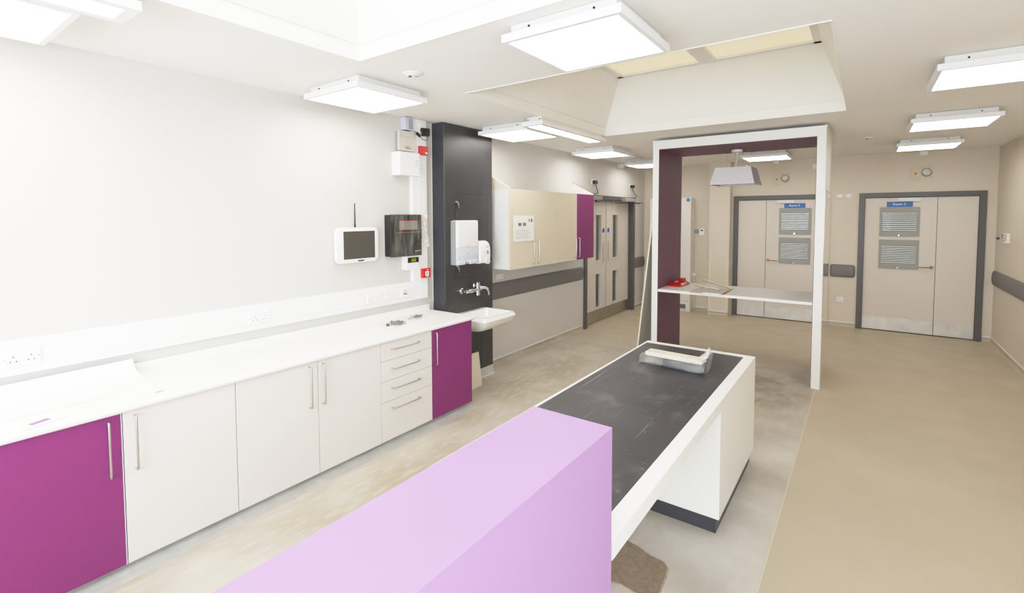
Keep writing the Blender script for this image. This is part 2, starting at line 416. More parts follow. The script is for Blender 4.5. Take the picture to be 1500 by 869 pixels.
# ------------------------------------------------------------------ skylights
def skylight(name, S, inset, ztop, pane_m, label, mull):
    x0, x1, y0, y1 = S; il, ir, iF, iN = inset
    t = thing(name, label, 'skylight', ((x0 + x1) / 2, (y0 + y1) / 2, C), kind='structure')
    X0, X1, Y0, Y1 = x0 + il, x1 - ir, y0 + iN, y1 - iF
    zc = C + .09
    e = .006
    # painted lining: upright collar, then sloping cheeks
    r0 = [(x0 + e, y0 + e, C - .004), (x1 - e, y0 + e, C - .004), (x1 - e, y1 - e, C - .004), (x0 + e, y1 - e, C - .004)]
    r1 = [(p[0], p[1], zc) for p in r0]
    f = .012
    r2 = [(x0 + e + f, y0 + e + f, zc), (x1 - e - f, y0 + e + f, zc), (x1 - e - f, y1 - e - f, zc), (x0 + e + f, y1 - e - f, zc)]
    r3 = [(X0, Y0, ztop), (X1, Y0, ztop), (X1, Y1, ztop), (X0, Y1, ztop)]
    ro = [(x0 - .06, y0 - .06, ztop + .1), (x1 + .06, y0 - .06, ztop + .1), (x1 + .06, y1 + .06, ztop + .1), (x0 - .06, y1 + .06, ztop + .1)]
    ob = [(x0 - .001, y0 - .001, C - .004), (x1 + .001, y0 - .001, C - .004), (x1 + .001, y1 + .001, C - .004), (x0 - .001, y1 + .001, C - .004)]
    oc = [(x0 - .06, y0 - .06, C + .12), (x1 + .06, y0 - .06, C + .12), (x1 + .06, y1 + .06, C + .12), (x0 - .06, y1 + .06, C + .12)]
    oc0 = [(x0 - .001, y0 - .001, C + .12), (x1 + .001, y0 - .001, C + .12), (x1 + .001, y1 + .001, C + .12), (x0 - .001, y1 + .001, C + .12)]
    m = MB(); m.loft([ob, r0, r1, r2, r3], cap=False); m.loft([ob, oc0, oc, ro], cap=False)
    m.build('reveal', SHAFT, t)
    fm = MB(); w = .05
    fm.box(X0 - .01, X1 + .01, Y0 - .01, Y0 + w, ztop - .02, ztop + .03); fm.box(X0 - .01, X1 + .01, Y1 - w, Y1 + .01, ztop - .02, ztop + .03)
    fm.box(X0 - .01, X0 + w, Y0, Y1, ztop - .02, ztop + .03); fm.box(X1 - w, X1 + .01, Y0, Y1, ztop - .02, ztop + .03)
    fm.box(mull[0], mull[1], Y0, Y1, ztop - .025, ztop + .03)
    fm.build('window_frame', SHAFT, t)
    for a, b in ((X0 + w, mull[0]), (mull[1], X1 - w)):
        box(a, b, Y0 + w, Y1 - w, ztop + .005, ztop + .015).build('pane', pane_m, t)
    box(x0 - .1, x1 + .1, y0 - .1, y1 + .1, ztop + .1, ztop + .12).build('roof_cover', SHAFT, t)
skylight('window_1', S1, (.27, .20, .22, .22), 3.33, SKY1, 'near skylight with sloping white reveal, brightest daylight', (2.21, 2.36))
skylight('window_2', S2, (.27, .20, .22, .22), 3.33, SKY2, 'farther skylight with two cream ribbed panes and sloping reveal', (2.21, 2.36))
# unseen window added behind the viewpoint to let in fill daylight
t = thing('added_rear_window', 'wide white framed window added unseen behind the viewpoint for daylight', 'window', (2.5, YF - .08, .9), kind='structure')
m = MB()
for a, b, c, d in ((.6, 4.4, .9, .96), (.6, 4.4, 2.34, 2.4), (.6, .66, .9, 2.4), (4.34, 4.4, .9, 2.4), (2.47, 2.53, .9, 2.4)): m.box(a, b, YF - .11, YF - .05, c, d)
m.build('window_frame', WPLAST, t)
for a, b in ((.66, 2.47), (2.53, 4.34)): box(a, b, YF - .085, YF - .08, .96, 2.34).build('pane', GLASS, t)

t = thing('added_side_window', 'white framed side window added unseen beside the viewpoint for daylight', 'window', (XR + .08, -.5, 1.05), kind='structure')  # side window added out of view to brighten desk and near floor
m = MB()
for a, b, c, d in ((-1.9, .9, 1.05, 1.11), (-1.9, .9, 2.34, 2.4), (-1.9, -1.84, 1.05, 2.4), (.84, .9, 1.05, 2.4), (-.53, -.47, 1.05, 2.4)): m.box(XR + .05, XR + .11, a, b, c, d)
m.build('window_frame', WPLAST, t)
for a, b in ((-1.84, -.53), (-.47, .84)): box(XR + .08, XR + .085, a, b, 1.11, 2.34).build('pane', GLASS, t)

# ------------------------------------------------------------------ ceiling lights
def panel(cx, cy, sx, sy, label, lens_in=.03, lens_off=(0, 0), name='ceiling_light', grp='flat square ceiling light panels'):
    t = thing(name, label, 'ceiling light', (cx, cy, 2.65), grp)
    hx, hy = sx / 2, sy / 2
    m = MB(); b = lens_in
    for a in ((-hx, hx, -hy, -hy + b), (-hx, hx, hy - b, hy), (-hx, -hx + b, -hy + b, hy - b), (hx - b, hx, -hy + b, hy - b)):
        m.box(cx + a[0], cx + a[1], cy + a[2], cy + a[3], 2.65, 2.688)
    m.box(cx - hx + .004, cx + hx - .004, cy - hy + .004, cy + hy - .004, 2.674, 2.688)
    m.build('frame', WPLAST, t)
    m = MB(); m.box(cx - hx + .035, cx + hx - .035, cy - hy + .035, cy + hy - .035, 2.688, C - .003)
    m.build('backbox', OFFWHITE, t)
    box(cx - hx + b, cx + hx - b, cy - hy + b, cy + hy - b, 2.656, 2.662).build('diffuser', LED, t)
    m = MB()
    for q in (-.55, .55): m.cyl((cx + hx * q, cy - hy + .035, 2.712), (cx + hx * q, cy - hy + .030, 2.712), .006, n=8)
    m.build('screw', BLACK, t)
    return t
P0 = panel(2.415, 2.26, .625, .625, 'largest square light panel, hanging in front of the farther skylight', .025)
for (x, y, lab) in (
    (.56, 2.33, 'square light panel over the counter nearest the wall tablet'),
    (.56, .32, 'square light panel at the top left corner of the photo'),
    (.56, 4.30, 'square light panel just right of the dark column top'),
    (.545, 6.36, 'square light panel above the double doors, before the ceiling sensor'),
    (.545, 8.22, 'square light panel partly hidden behind the left portal post'),
    (4.21, 4.16, 'square light panel cut by the right edge of the photo'),
    (4.21, 6.20, 'middle square light panel of the row on the right'),
    (4.185, 8.10, 'farthest square light panel in front of the Room 3 door'),
    (2.355, 8.24, 'square light panel seen through the white portal above the pendant')):
    dup(P0, (x - 2.415, y - 2.26, 0), lab)
LP = panel(1.012, 4.54, .235, 1.36, 'long narrow light panel along the left edge of the farther skylight', .045, grp='long narrow ceiling light panels')
dup(LP, (0, -4.45, 0), 'long narrow light panel along the left edge of the near skylight')

# ------------------------------------------------------------------ ceiling detectors
def detector(cx, cy, label, name='ceiling_sensor', r=.066):
    t = thing(name, label, 'sensor', (cx, cy, C), 'round ceiling sensors')
    rings = []
    for rr, z in ((r, C - .001), (r, C - .004), (r * .92, C - .008), (r * .62, C - .010), (r * .56, C - .016), (r * .3, C - .018)):
        rings.append([(cx + rr * math.cos(2 * PI * k / 28), cy + rr * math.sin(2 * PI * k / 28), z) for k in range(28)])
    MB().loft(rings).build('housing', WPLAST, t, True)
    m = MB(); m.ball((cx - .014, cy - .012, C - .016), .011); m.build('lens', DARK, t, True)
    m = MB(); m.ball((cx + .018, cy + .012, C - .016), .009); m.build('indicator', GREY, t, True)
detector(1.14, 2.253, 'round white sensor on the ceiling right of the counter light')
detector(3.587, 7.34, 'small round sensor on the ceiling right of the white portal')
t = thing('motion_detector', 'small white domed motion detector high on the wall beside the ceiling vent plate', 'detector', (.06, 8.2, 2.66))
m = MB(); m.box(0, .02, 8.12, 8.28, 2.64, 2.73, .006); m.build('bracket', OFFWHITE, t)
m = MB(); m.ball((.045, 8.2, 2.685), .055, (1, 1.2, 1)); m.build('dome', OFFWHITE, t, True)
t = thing('access_point', 'flat white square box on the ceiling near the double doors', 'wireless box', (.52, 7.52, 2.70))
m = MB(); m.box(.41, .65, 7.32, 7.72, 2.705, C, .012); m.build('cover', OFFWHITE, t)
m = MB(); m.box(.42, .64, 7.33, 7.71, C - .008, C); m.build('gasket', GREY, t)

# ------------------------------------------------------------------ base units and worktop
KC = 1.07
YS = [v * KC for v in (.237, .737, 1.242, 1.742, 2.236, 2.745, 3.235)]
XF = .595         # face of the doors
ZB, ZT = .043, .822
def kz(z): return 1.8 - (1.8 - z) * KC
def dhandle_v(y, z0, z1, parent, x=XF):
    m = MB(); r = .0052; xo = x + .034
    p = [(x, y, z1), (x + .024, y, z1)]
    p += [(xo - .010 + .010 * math.sin(a), y, z1 - .010 + .010 * math.cos(a)) for a in (0, PI / 4, PI / 2)]
    p += [(xo - .010 + .010 * math.cos(a), y, z0 + .010 - .010 * math.sin(a)) for a in (0, PI / 4, PI / 2)]
    p += [(x, y, z0)]
    m.tube(p, r); return m.build('handle', STEEL, parent, True)
def dhandle_h(z, y0, y1, parent, x=XF):
    m = MB(); r = .0052; xo = x + .034
    p = [(x, y0, z), (x + .024, y0, z)]
    p += [(xo - .010 + .010 * math.sin(a), y0 + .010 - .010 * math.cos(a), z) for a in (0, PI / 4, PI / 2)]
    p += [(xo - .010 + .010 * math.cos(a), y1 - .010 + .010 * math.sin(a), z) for a in (0, PI / 4, PI / 2)]
    p += [(x, y1, z)]
    m.tube(p, r); return m.build('handle', STEEL, parent, True)
def carcass(t, y0, y1):
    m = MB(); m.box(.03, XF - .021, y0 + .001, y1 - .001, ZB, ZT - .002); m.build('carcass', CARC, t)
    MB().prism([(.06, 0), (XF + .075, 0), (XF + .075, .0006), (XF + .02, .003), (XF - .008, .008), (XF - .03, .018), (XF - .036, .034), (XF - .036, ZB), (.06, ZB)], 1, y0, y1).build('plinth', PLINTHG, t)
def base_unit(i, mt, hy, label, grp):
    y0, y1 = YS[i], YS[i + 1]
    t = thing('base_cabinet', label, 'cabinet', (.3, (y0 + y1) / 2, 0), grp)
    carcass(t, y0, y1)
    d = box(XF - .02, XF, y0 + .002, y1 - .002, ZB, ZT, .0012, 1).build('door', mt, t)
    dhandle_v(hy * KC, kz(.604), kz(.862), d)
    if i in (0, 5): d['label'] = 'purple door'
    return t
G = 'base cabinets under the white worktop'
base_unit(0, PURPLE, .68, 'purple base cabinet cut by the left edge of the photo', G)
base_unit(1, BEIGE, .783, 'pale base cabinet right beside the near purple one, handle on its left', G)
base_unit(2, BEIGE, 1.680, 'pale base cabinet with its handle on the right, middle of the run', G)
base_unit(3, BEIGE, 1.773, 'pale base cabinet next to the drawers, handle on its left', G)
base_unit(5, PURPLE, 2.775, 'purple base cabinet at the far end beside the basin', G)
t = thing('drawer_unit', 'pale four-drawer unit between pale door and far purple cabinet', 'drawers', (.3, 2.66, 0), G)
carcass(t, YS[4], YS[5])
zs = [ZT, kz(.750), kz(.600), kz(.447), ZB]
for k, hz in enumerate((.830, .684, .540, .392)):
    d = box(XF - .02, XF, YS[4] + .002, YS[5] - .002, zs[k + 1] + .0015, zs[k] - .0015, .0012, 1).build('drawer', BEIGE, t)
    dhandle_h(kz(hz), 2.332 * KC, 2.593 * KC, d)
# pale edge strips showing beside the purple doors
o = box(XF - .02, XF + .0005, YS[1] - .0065, YS[1] - .002, ZB, ZT, .0005, 1).build('edge_band', PSU, [q for q in bpy.data.objects if q.name == 'door'][0]); o['label'] = 'pale edge band'
# worktop : rounded front edge and upstand
t = thing('worktop', 'long white worktop with small upstand over the base cabinets', 'worktop', (.3, 1.84, ZT))
pr = [(.002, .824), (.606, .824)]
for k in range(9):
    a = -PI / 2 + PI * k / 8; pr.append((.606 + .017 * math.cos(a), .841 + .017 * math.sin(a)))
pr += [(.002, .858)]
MB().prism(pr, 1, .2, 3.47).build('slab', WHITE, t, True)
MB().prism([(.002, .858), (.022, .858), (.022, .905), (.018, .912), (.002, .912)], 1, .2, 3.475).build('upstand', WHITE, t)

# ------------------------------------------------------------------ trunking, sockets
t = thing('cable_trunking', 'white L-shaped cable trunking on the wall above the worktop', 'trunking', (.025, 1.8, .984))
y0 = .2
for nm, bx in (('horizontal_duct', (0, .045, y0, 3.437, .984, 1.165)), ('vertical_duct', (0, .045, 3.243, 3.437, 1.165, C))):
    box(*bx, .006).build(nm, WPLAST, t)
m = MB(); m.box(.045, .0485, y0, 3.24, 1.028, 1.122, .0015, 1); m.build('lid', WHITE, t)
m = MB(); m.box(.045, .0485, 3.315, 3.425, 1.0, C - .002, .0015, 1); m.build('lid', WHITE, t)
m = MB(); m.box(.045, .047, 3.243, 3.246, .99, 1.16); m.build('joint_cover', OFFWHITE, t)
def socket2(y0, y1, z0, z1, label, x=.0485, w=True, grp='double power sockets'):
    yc, zc = (y0 + y1) / 2, (z0 + z1) / 2
    t = thing('double_socket', label, 'socket', (x, yc, z0), grp)
    box(x, x + .009, y0, y1, z0, z1, .003).build('faceplate', WPLAST, t)
    k = (y1 - y0) / .155
    h = MB()
    for s in (-1, 1):
        c = yc + s * .036 * k
        for dy, dz in ((0, .006), (-.012, -.018), (.012, -.018)):
            h.box(x + .009, x + .0096, c + dy * k - .0028, c + dy * k + .0028, zc + dz - .004, zc + dz + .004)
        h.cyl((x + .009, yc + s * .068 * k, zc - .002), (x + .0098, yc + s * .068 * k, zc - .002), .0028, n=8)
    h.build('pin_hole', FRAME, t)
    for s in (-1, 1):
        c = yc + s * .05 * k
        box(x + .009, x + .012, c - .008, c + .008, zc + .016, zc + .034, .001, 1).build('rocker_switch', WPLAST, t)
    return t
socket2(.455, .60, 1.034, 1.118, 'double socket in the trunking at the left edge of the photo')
socket2(1.677, 1.832, 1.034, 1.118, 'double socket in the trunking above the middle of the worktop')
socket2(2.690, 2.850, 1.032, 1.117, 'double socket in the trunking above the bags of fixings')
def plate(name, label, cat, x, y0, y1, z0, z1, grp=None):
    t = thing(name, label, cat, (x, (y0 + y1) / 2, z0), grp)
    box(x, x + .009, y0, y1, z0, z1, .003).build('faceplate', WPLAST, t)
    m = MB()
    for yy in (y0 + .014, y1 - .014): m.cyl((x + .009, yy, (z0 + z1) / 2), (x + .0098, yy, (z0 + z1) / 2), .0035, n=8)
    m.build('screw', GREYTXT, t)
    return t
plate('blank_plate', 'single white plate in the trunking right of the far double socket', 'wall plate', .0485, 2.889, 2.980, 1.036, 1.115)
t = plate('fused_spur', 'white switched plate with red mark at the right end of the trunking', 'wall plate', .0485, 3.075, 3.172, 1.031, 1.115)
m = MB(); m.box(.0575, .0585, 3.105, 3.128, 1.058, 1.070); m.box(.0575, .0585, 3.132, 3.148, 1.056, 1.068); m.build('red_mark', RED, t)
m = MB(); m.tube([(.059, 3.10, 1.073), (.061, 3.125, 1.095), (.059, 3.14, 1.1), (.058, 3.12, 1.076)], .0016, 6); m.build('flex', GREYTXT, t)
G = 'square plates on the vertical trunking'
plate('square_plate', 'upper of two blank white plates on the vertical trunking', 'wall plate', .0485, 3.331, 3.418, 2.26, 2.334, G)
plate('square_plate', 'lower of two blank white plates on the vertical trunking', 'wall plate', .0485, 3.331, 3.418, 2.132, 2.206, G)
box(.0485, .056, 3.335, 3.42, 2.60, 2.70, .002)

# ------------------------------------------------------------------ devices on the left wall
t = thing('wall_tablet', 'white wall-mounted touch screen with a dark blank display', 'touch screen', (.02, 2.608, 1.40))
MB().prism(rrect(2.42, 2.80, 1.44, 1.68, .04), 0, 0, .022).build('wall_bracket', WPLAST, t)
MB().prism(rrect(2.389, 2.827, 1.402, 1.704, .05, 7), 0, .022, .052, .010, 3).build('bezel', WPLAST, t, True)
box(.052, .0545, 2.462, 2.784, 1.436, 1.673, .001, 1).build('screen', DARK, t)
m = MB(); m.prism([(2.60, 1.424), (2.672, 1.424), (2.662, 1.412), (2.61, 1.412)], 0, .052, .0545); m.build('badge', DARK, t)
m = MB(); m.cyl((.035, 2.592, 1.69), (.035, 2.592, 1.73), .008, n=12); m.cyl((.035, 2.592, 1.73), (.035, 2.592, 1.912), .0065, .0045, n=12); m.build('antenna', BLACK, t, True)

t = thing('alarm_panel', 'black alarm control panel wrapped in clear plastic film', 'alarm panel', (.04, 3.11, 1.42))
box(.0455, .055, 2.955, 3.30, 1.43, 1.81, .004).build('backplate', BLACK, t)
box(.001, .085, 2.935, 3.238, 1.428, 1.812, .004).build('backbox', BLACK, t)
m = MB(); m.box(.085, .108, 2.922, 3.30, 1.424, 1.816, .006); m.build('door', BLACK, t)
d = thing  # keep name short
m = MB()
for a, b, c, e in ((3.02, 3.243, 1.752, 1.758), (3.02, 3.243, 1.672, 1.678), (3.02, 3.025, 1.672, 1.758), (3.238, 3.243, 1.672, 1.758)): m.box(.108, .1095, a, b, c, e)
m.build('display_surround', RED, t)
box(.108, .109, 3.025, 3.238, 1.678, 1.752).build('display', LCDG, t)
m = MB(); m.box(.108, .1085, 2.99, 3.28, 1.648, 1.651); m.build('trim_line', GREYTXT, t)
m = MB(); m.cyl((.108, 3.275, 1.60), (.122, 3.275, 1.60), .013, n=14); m.build('key_lock', CHROME, t)
MB().prism([(3.21, 1.462), (3.282, 1.466), (3.282, 1.476), (3.21, 1.472)], 0, .108, .1088).build('printed_mark', GREYTXT, t)
# film: a crinkled sheet round the front
bm = bmesh.new(); ny, nz = 30, 26; V = []
for i in range(ny + 1):
    row = []
    for j in range(nz + 1):
        u, v = i / ny, j / nz
        yy = 2.912 + u * .396; zz = 1.412 + v * .410
        pinch = .022 * math.sin(PI * v) * (1 - u)
        row.append(bm.verts.new((.112 + .004 * math.sin(u * 26 + 3 * v) + random.uniform(0, .003), yy + pinch, zz + .004 * math.sin(u * 9))))
    V.append(row)
for i in range(ny):
    for j in range(nz): bm.faces.new((V[i][j], V[i + 1][j], V[i + 1][j + 1], V[i][j + 1]))
MB().add(bm).build('plastic_film', FILM, t, True)
bm = bmesh.new(); V = []
for i in range(11):
    row = []
    for j in range(21):
        u, v = i / 10, j / 20
        wid = .10 * (.62 + .38 * abs(math.cos(2.2 * v)))
        row.append(bm.verts.new((.075 + .012 * math.sin(u * 14 + v * 6) + random.uniform(0, .004), 3.318 + u * wid, 1.50 + v * .31)))
    V.append(row)
for i in range(10):
    for j in range(20): bm.faces.new((V[i][j], V[i + 1][j], V[i + 1][j + 1], V[i][j + 1]))
MB().add(bm).build('loose_film', FILMC, t, True)

t = thing('entry_keypad', 'small white keypad with green display below the black panel', 'keypad', (.02, 3.21, 1.284))
box(.046, .07, 3.134, 3.29, 1.285, 1.42, .004).build('case', WPLAST, t)
box(0, .046, 3.14, 3.24, 1.29, 1.415).build('mounting_block', WPLAST, t)
box(.07, .072, 3.15, 3.288, 1.355, 1.405).build('display_strip', BLACK, t)
box(.072, .0728, 3.195, 3.252, 1.362, 1.394).build('display', LCD, t)
t = thing('fire_call_point', 'red square fire call point low on the vertical trunking', 'call point', (.06, 3.385, 1.19))
box(.0485, .082, 3.332, 3.438, 1.192, 1.284, .004).build('case', RED, t)
box(.082, .0835, 3.366, 3.412, 1.212, 1.256).build('glass_plate', WPLAST, t)
m = MB(); m.box(.0835, .0842, 3.372, 3.406, 1.232, 1.237); m.box(.0835, .0842, 3.384, 3.394, 1.222, 1.247); m.build('arrow_marks', GREYTXT, t)
m = MB(); m.cyl((.082, 3.395, 1.27), (.0845, 3.395, 1.27), .006, n=10); m.cyl((.082, 3.395, 1.203), (.0845, 3.395, 1.203), .007, n=10); m.build('key_slot', WPLAST, t)

t = thing('power_supply', 'small lilac-grey box with vent slots just under the ceiling', 'box', (.03, 3.19, 2.61))
box(.0, .07, 3.145, 3.242, 2.612, 2.732, .003).build('case', PSU, t)
m = MB()
for k in range(8): m.box(.07, .0715, 3.185, 3.232, 2.625 + k * .012, 2.632 + k * .012)
m.build('vent_slots', GREYTXT, t)
t = thing('relay_box', 'putty coloured flat box between small grey box and white box', 'box', (.03, 3.165, 2.41))
box(.046, .066, 3.068, 3.262, 2.412, 2.598, .002).build('case', PUTTY, t)
box(.0, .046, 3.075, 3.24, 2.42, 2.59).build('mounting_block', GREY, t)
m = MB(); m.box(.066, .0665, 3.068, 3.262, 2.545, 2.547); m.build('lid_seam', GREYTXT, t)
m = MB()
for k in range(3): m.box(.066, .0668, 3.14, 3.215 - .012 * k, 2.432 + k * .009, 2.438 + k * .009)
m.build('printed_label', GREYTXT, t)
t = thing('intercom_box', 'largest white metal box below the putty box, with pale blue emblem', 'box', (.05, 3.153, 2.18))
box(.046, .115, 3.032, 3.276, 2.180, 2.396, .002).build('case', WPLAST, t)
box(.0, .046, 3.034, 3.24, 2.182, 2.394, .001, 1).build('backbox', WPLAST, t)
m = MB()
for k, dz in enumerate((.022, 0, -.022)):
    pts = []
    m.tube([(.1155, 3.262, 2.305 + dz), (.1155, 3.235, 2.305 + dz)], .0022, 6)
m.tube([(.1155, 3.262, 2.327), (.1155, 3.238, 2.327), (.1155, 3.226, 2.318), (.1155, 3.222, 2.305), (.1155, 3.226, 2.292), (.1155, 3.238, 2.283), (.1155, 3.262, 2.283)], .0026, 6)
m.build('emblem', LBLUE, t)
m = MB(); m.box(.115, .1158, 3.253, 3.266, 2.248, 2.266); m.build('yellow_sticker', YEL, t)
m = MB()
for z in (2.215, 2.36): m.cyl((.02, 3.0315, z), (.02, 3.033, z), .004, n=8)
m.build('screw', GREYTXT, t)
t = thing('beacon', 'red square alarm beacon high on the vertical trunking', 'beacon', (.06, 3.37, 2.39))
box(.0485, .08, 3.316, 3.424, 2.396, 2.48, .003).build('case', RED, t)
m = MB(); m.ball((.082, 3.40, 2.415), .012, (.5, 1, 1)); m.build('lens', WPLAST, t, True)
m = MB(); m.cyl((.08, 3.372, 2.418), (.0808, 3.372, 2.418), .008, n=10); m.build('green_mark', LCD, t)
t = thing('plug_adapter', 'black plug-in adapter with its lead, high on the vertical trunking', 'adapter', (.07, 3.39, 2.575))
box(.0485, .056, 3.335, 3.425, 2.585, 2.70, .002).build('socket_plate', WPLAST, t)
m = MB(); m.box(.056, .115, 3.355, 3.418, 2.578, 2.652, .006); m.ball((.08, 3.352, 2.632), .024); m.build('body', BLACK, t, True)
m = MB(); m.tube([(.075, 3.236, 2.606), (.08, 3.252, 2.603), (.085, 3.27, 2.592), (.09, 3.30, 2.568), (.095, 3.335, 2.54), (.098, 3.375, 2.533), (.10, 3.395, 2.548), (.10, 3.40, 2.58)], .0032, 8); m.build('lead', BLACK, t, True)
m = MB(); m.cyl((.085, 3.268, 2.596), (.091, 3.306, 2.566), .014, n=10); m.build('ferrite', BLACK, t, True)

# ------------------------------------------------------------------ dark column (services panel)
CX, CY0, CY1 = .155, 3.56, 4.34
t = thing('service_column', 'tall anthracite panelled column between the worktop and the wall cupboards', 'column', (.08, 3.95, 0))
box(0, CX, CY0, CY1, .1, C - .004, .002, 1).build('cladding', ANTH, t)
m = MB(); m.box(CX - .004, CX + .002, CY0 - .002, CY0 + .012, .93, C - .006); m.build('edge_trim', FRAME, t)
box(0, CX, CY0 - .006, CY0 - .0005, .1, C - .005).build('side_panel', PLINTH, t)
m = MB(); m.box(0, .004, CY0 - .014, CY0 - .009, .93, C - .005); m.build('white_bead', WPLAST, t)
m = MB(); m.prism([(0, 0), (CX + .03, 0), (CX + .012, .014), (CX + .001, .1), (0, .1)], 1, CY0, CY1); m.build('coved_skirting', GREYBOARD, t)
# access panel : a raised-groove outline
m = MB(); o = rrect(3.72, 4.245, 1.15, 2.035, .03); ii = rrect(3.7235, 4.2415, 1.1535, 2.0315, .0275)
for k in range(len(o)):
    a, b, c, d2 = o[k], o[(k + 1) % len(o)], ii[(k + 1) % len(o)], ii[k]
    m.prism([a, b, c, d2], 0, CX, CX + .0008)
m.build('access_panel_joint', BLACK, t)
m = MB(); m.box(CX, CX + .0008, 4.13, 4.133, .1, .66); m.build('lower_panel_joint', BLACK, t)
for z in (1.945, 1.278):
    m = MB(); m.cyl((CX, 3.735, z), (CX + .012, 3.735, z), .013, n=14); m.build('lock', CHROME, t, True)
    m = MB(); m.cyl((CX + .012, 3.735, z), (CX + .028, 3.74, z), .004, n=8); m.box(CX + .022, CX + .026, 3.735, 3.75, z - .028, z + .004); m.box(CX + .026, CX + .03, 3.745, 3.756, z - .062, z - .018); m.build('key', STEEL, t)

t = thing('towel_dispenser', 'white paper towel dispenser with smoky lower part on the column', 'dispenser', (CX + .06, 3.82, 1.29))
Y0, Y1 = 3.655, 3.985
m = MB(); m.box(CX, CX + .095, Y0, Y1, 1.47, 1.755, .018, 4); m.build('cover', WPLAST, t, True)
m = MB(); m.box(CX, CX + .088, Y0 + .004, Y1 - .004, 1.345, 1.475, .004, 2)
m.box(CX, CX + .09, Y0 + .006, Y0 + .13, 1.296, 1.35, .012, 3); m.box(CX, CX + .09, Y1 - .13, Y1 - .006, 1.296, 1.35, .012, 3); m.build('lower_housing', TRANSL, t, True)
m = MB(); m.box(CX, CX + .07, Y0 - .004, Y0 + .004, 1.30, 1.75, .003); m.build('side_trim', GREY, t)
m = MB(); m.cyl((CX + .095, 3.82, 1.492), (CX + .0965, 3.82, 1.492), .006, n=10); m.cyl((CX + .088, 3.82, 1.41), (CX + .0895, 3.82, 1.41), .005, n=10); m.build('level_window', GREYTXT, t)
m = MB(); m.box(CX + .02, CX + .075, 3.80, 3.86, 1.318, 1.36, .006); m.build('paper_end', PAPER, t)

t = thing('soap_dispenser', 'white soap dispenser beside the towel dispenser', 'dispenser', (CX + .05, 4.09, 1.28))
rings = []
for z, d1, w0, w1 in ((1.285, .075, .014, .010), (1.30, .098, .004, .002), (1.36, .104, 0, 0), (1.45, .102, 0, 0), (1.50, .092, .004, .008), (1.525, .074, .012, .025), (1.533, .05, .022, .045)):
    rings.append([(CX + p[0], p[1], z) for p in rrect(0.0, d1, 4.0 + w0, 4.185 - w1, min(.024, d1 / 3), 4)])
MB().loft(rings).build('body', WPLAST, t, True)
m = MB(); m.prism([(4.10, 1.392), (4.15, 1.392), (4.13, 1.432), (4.12, 1.432)], 0, CX + .1035, CX + .1045); m.build('level_window', GREY, t)
m = MB(); m.cyl((CX + .09, 4.125, 1.312), (CX + .112, 4.125, 1.312), .034, n=20); m.build('push_button', OFFWHITE, t, True)
m = MB(); m.box(CX + .02, CX + .06, 4.04, 4.12, 1.532, 1.537, .001, 1); m.build('top_window', GREYTXT, t)
text('soap_lettering', 'Gojo', .022, face_left(CX + .1025, 4.115, 1.468), GREYTXT, t)

t = thing('wall_tap', 'chrome lever mixer tap on the column above the basin', 'tap', (CX, 3.97, .95))
m = MB(); z = 1.012
m.cyl((CX, 3.80, z), (CX + .012, 3.80, z), .032, n=22); m.cyl((CX, 3.80, z), (CX + .06, 3.80, z), .016, n=16); m.build('wall_flange', CHROME, t, True)
m = MB(); m.cyl((CX + .065, 3.79, z - .004), (CX + .065, 4.06, z), .019, n=18); m.cyl((CX + .065, 3.865, z - .003), (CX + .065, 3.90, z - .003), .024, n=18); m.build('body', CHROME, t, True)
m = MB(); m.cyl((CX + .065, 4.0, z - .062), (CX + .065, 4.0, z + .045), .026, n=20); m.cyl((CX + .065, 4.0, z + .045), (CX + .065, 4.0, z + .078), .024, n=20); m.build('valve', CHROME, t, True)
m = MB(); m.tube([(CX + .065, 4.0, z + .055), (CX + .08, 3.95, z + .045), (CX + .10, 3.905, z + .05), (CX + .105, 3.89, z + .065)], .006, 10); m.ball((CX + .105, 3.888, z + .058), .017, (.7, .7, 1.3)); m.build('lever', CHROME, t, True)
m = MB(); m.tube([(CX + .065, 4.0, z + .015), (CX + .085, 4.045, z + .018), (CX + .105, 4.085, z + .012), (CX + .116, 4.105, z - .004), (CX + .12, 4.114, z - .035), (CX + .12, 4.116, z - .07)], .014, 14); m.build('spout', CHROME, t, True)
m = MB(); m.cyl((CX, 4.10, z), (CX + .012, 4.10, z), .03, n=20); m.cyl((CX, 4.10, z), (CX + .05, 4.07, z), .015, n=16); m.build('wall_flange', CHROME, t, True)

# basin
t = thing('wash_basin', 'white ceramic wall-hung basin under the chrome tap', 'basin', (.38, 3.95, .60))
def bring(z, x1, ya, yb, r, x0=CX, n=6):
    return [(p[0], p[1], z) for p in rrect(x0, x1, ya, yb, r, n)]
bx1, by0, by1 = .575, 3.69, 4.19
rings = [bring(.605, .30, 3.82, 4.06, .03), bring(.612, .40, 3.77, 4.11, .05), bring(.645, .50, 3.715, 4.165, .06), bring(.70, .565, 3.685, 4.195, .05), bring(.75, .592, 3.67, 4.21, .04), bring(.778, bx1, by0, by1, .032), bring(.785, bx1 - .003, by0 + .003, by1 - .003, .03),
         bring(.785, bx1 - .018, by0 + .02, by1 - .02, .03, CX + .055), bring(.777, bx1 - .024, by0 + .026, by1 - .026, .04, CX + .06), bring(.72, bx1 - .06, by0 + .06, by1 - .06, .07, CX + .085), bring(.672, bx1 - .13, by0 + .13, by1 - .13, .07, CX + .13)]
MB().loft(rings).build('bowl', CERAM, t, True)
m = MB(); m.cyl((.40, 3.94, .672), (.40, 3.94, .676), .022, n=18); m.build('waste', CHROME, t, True)

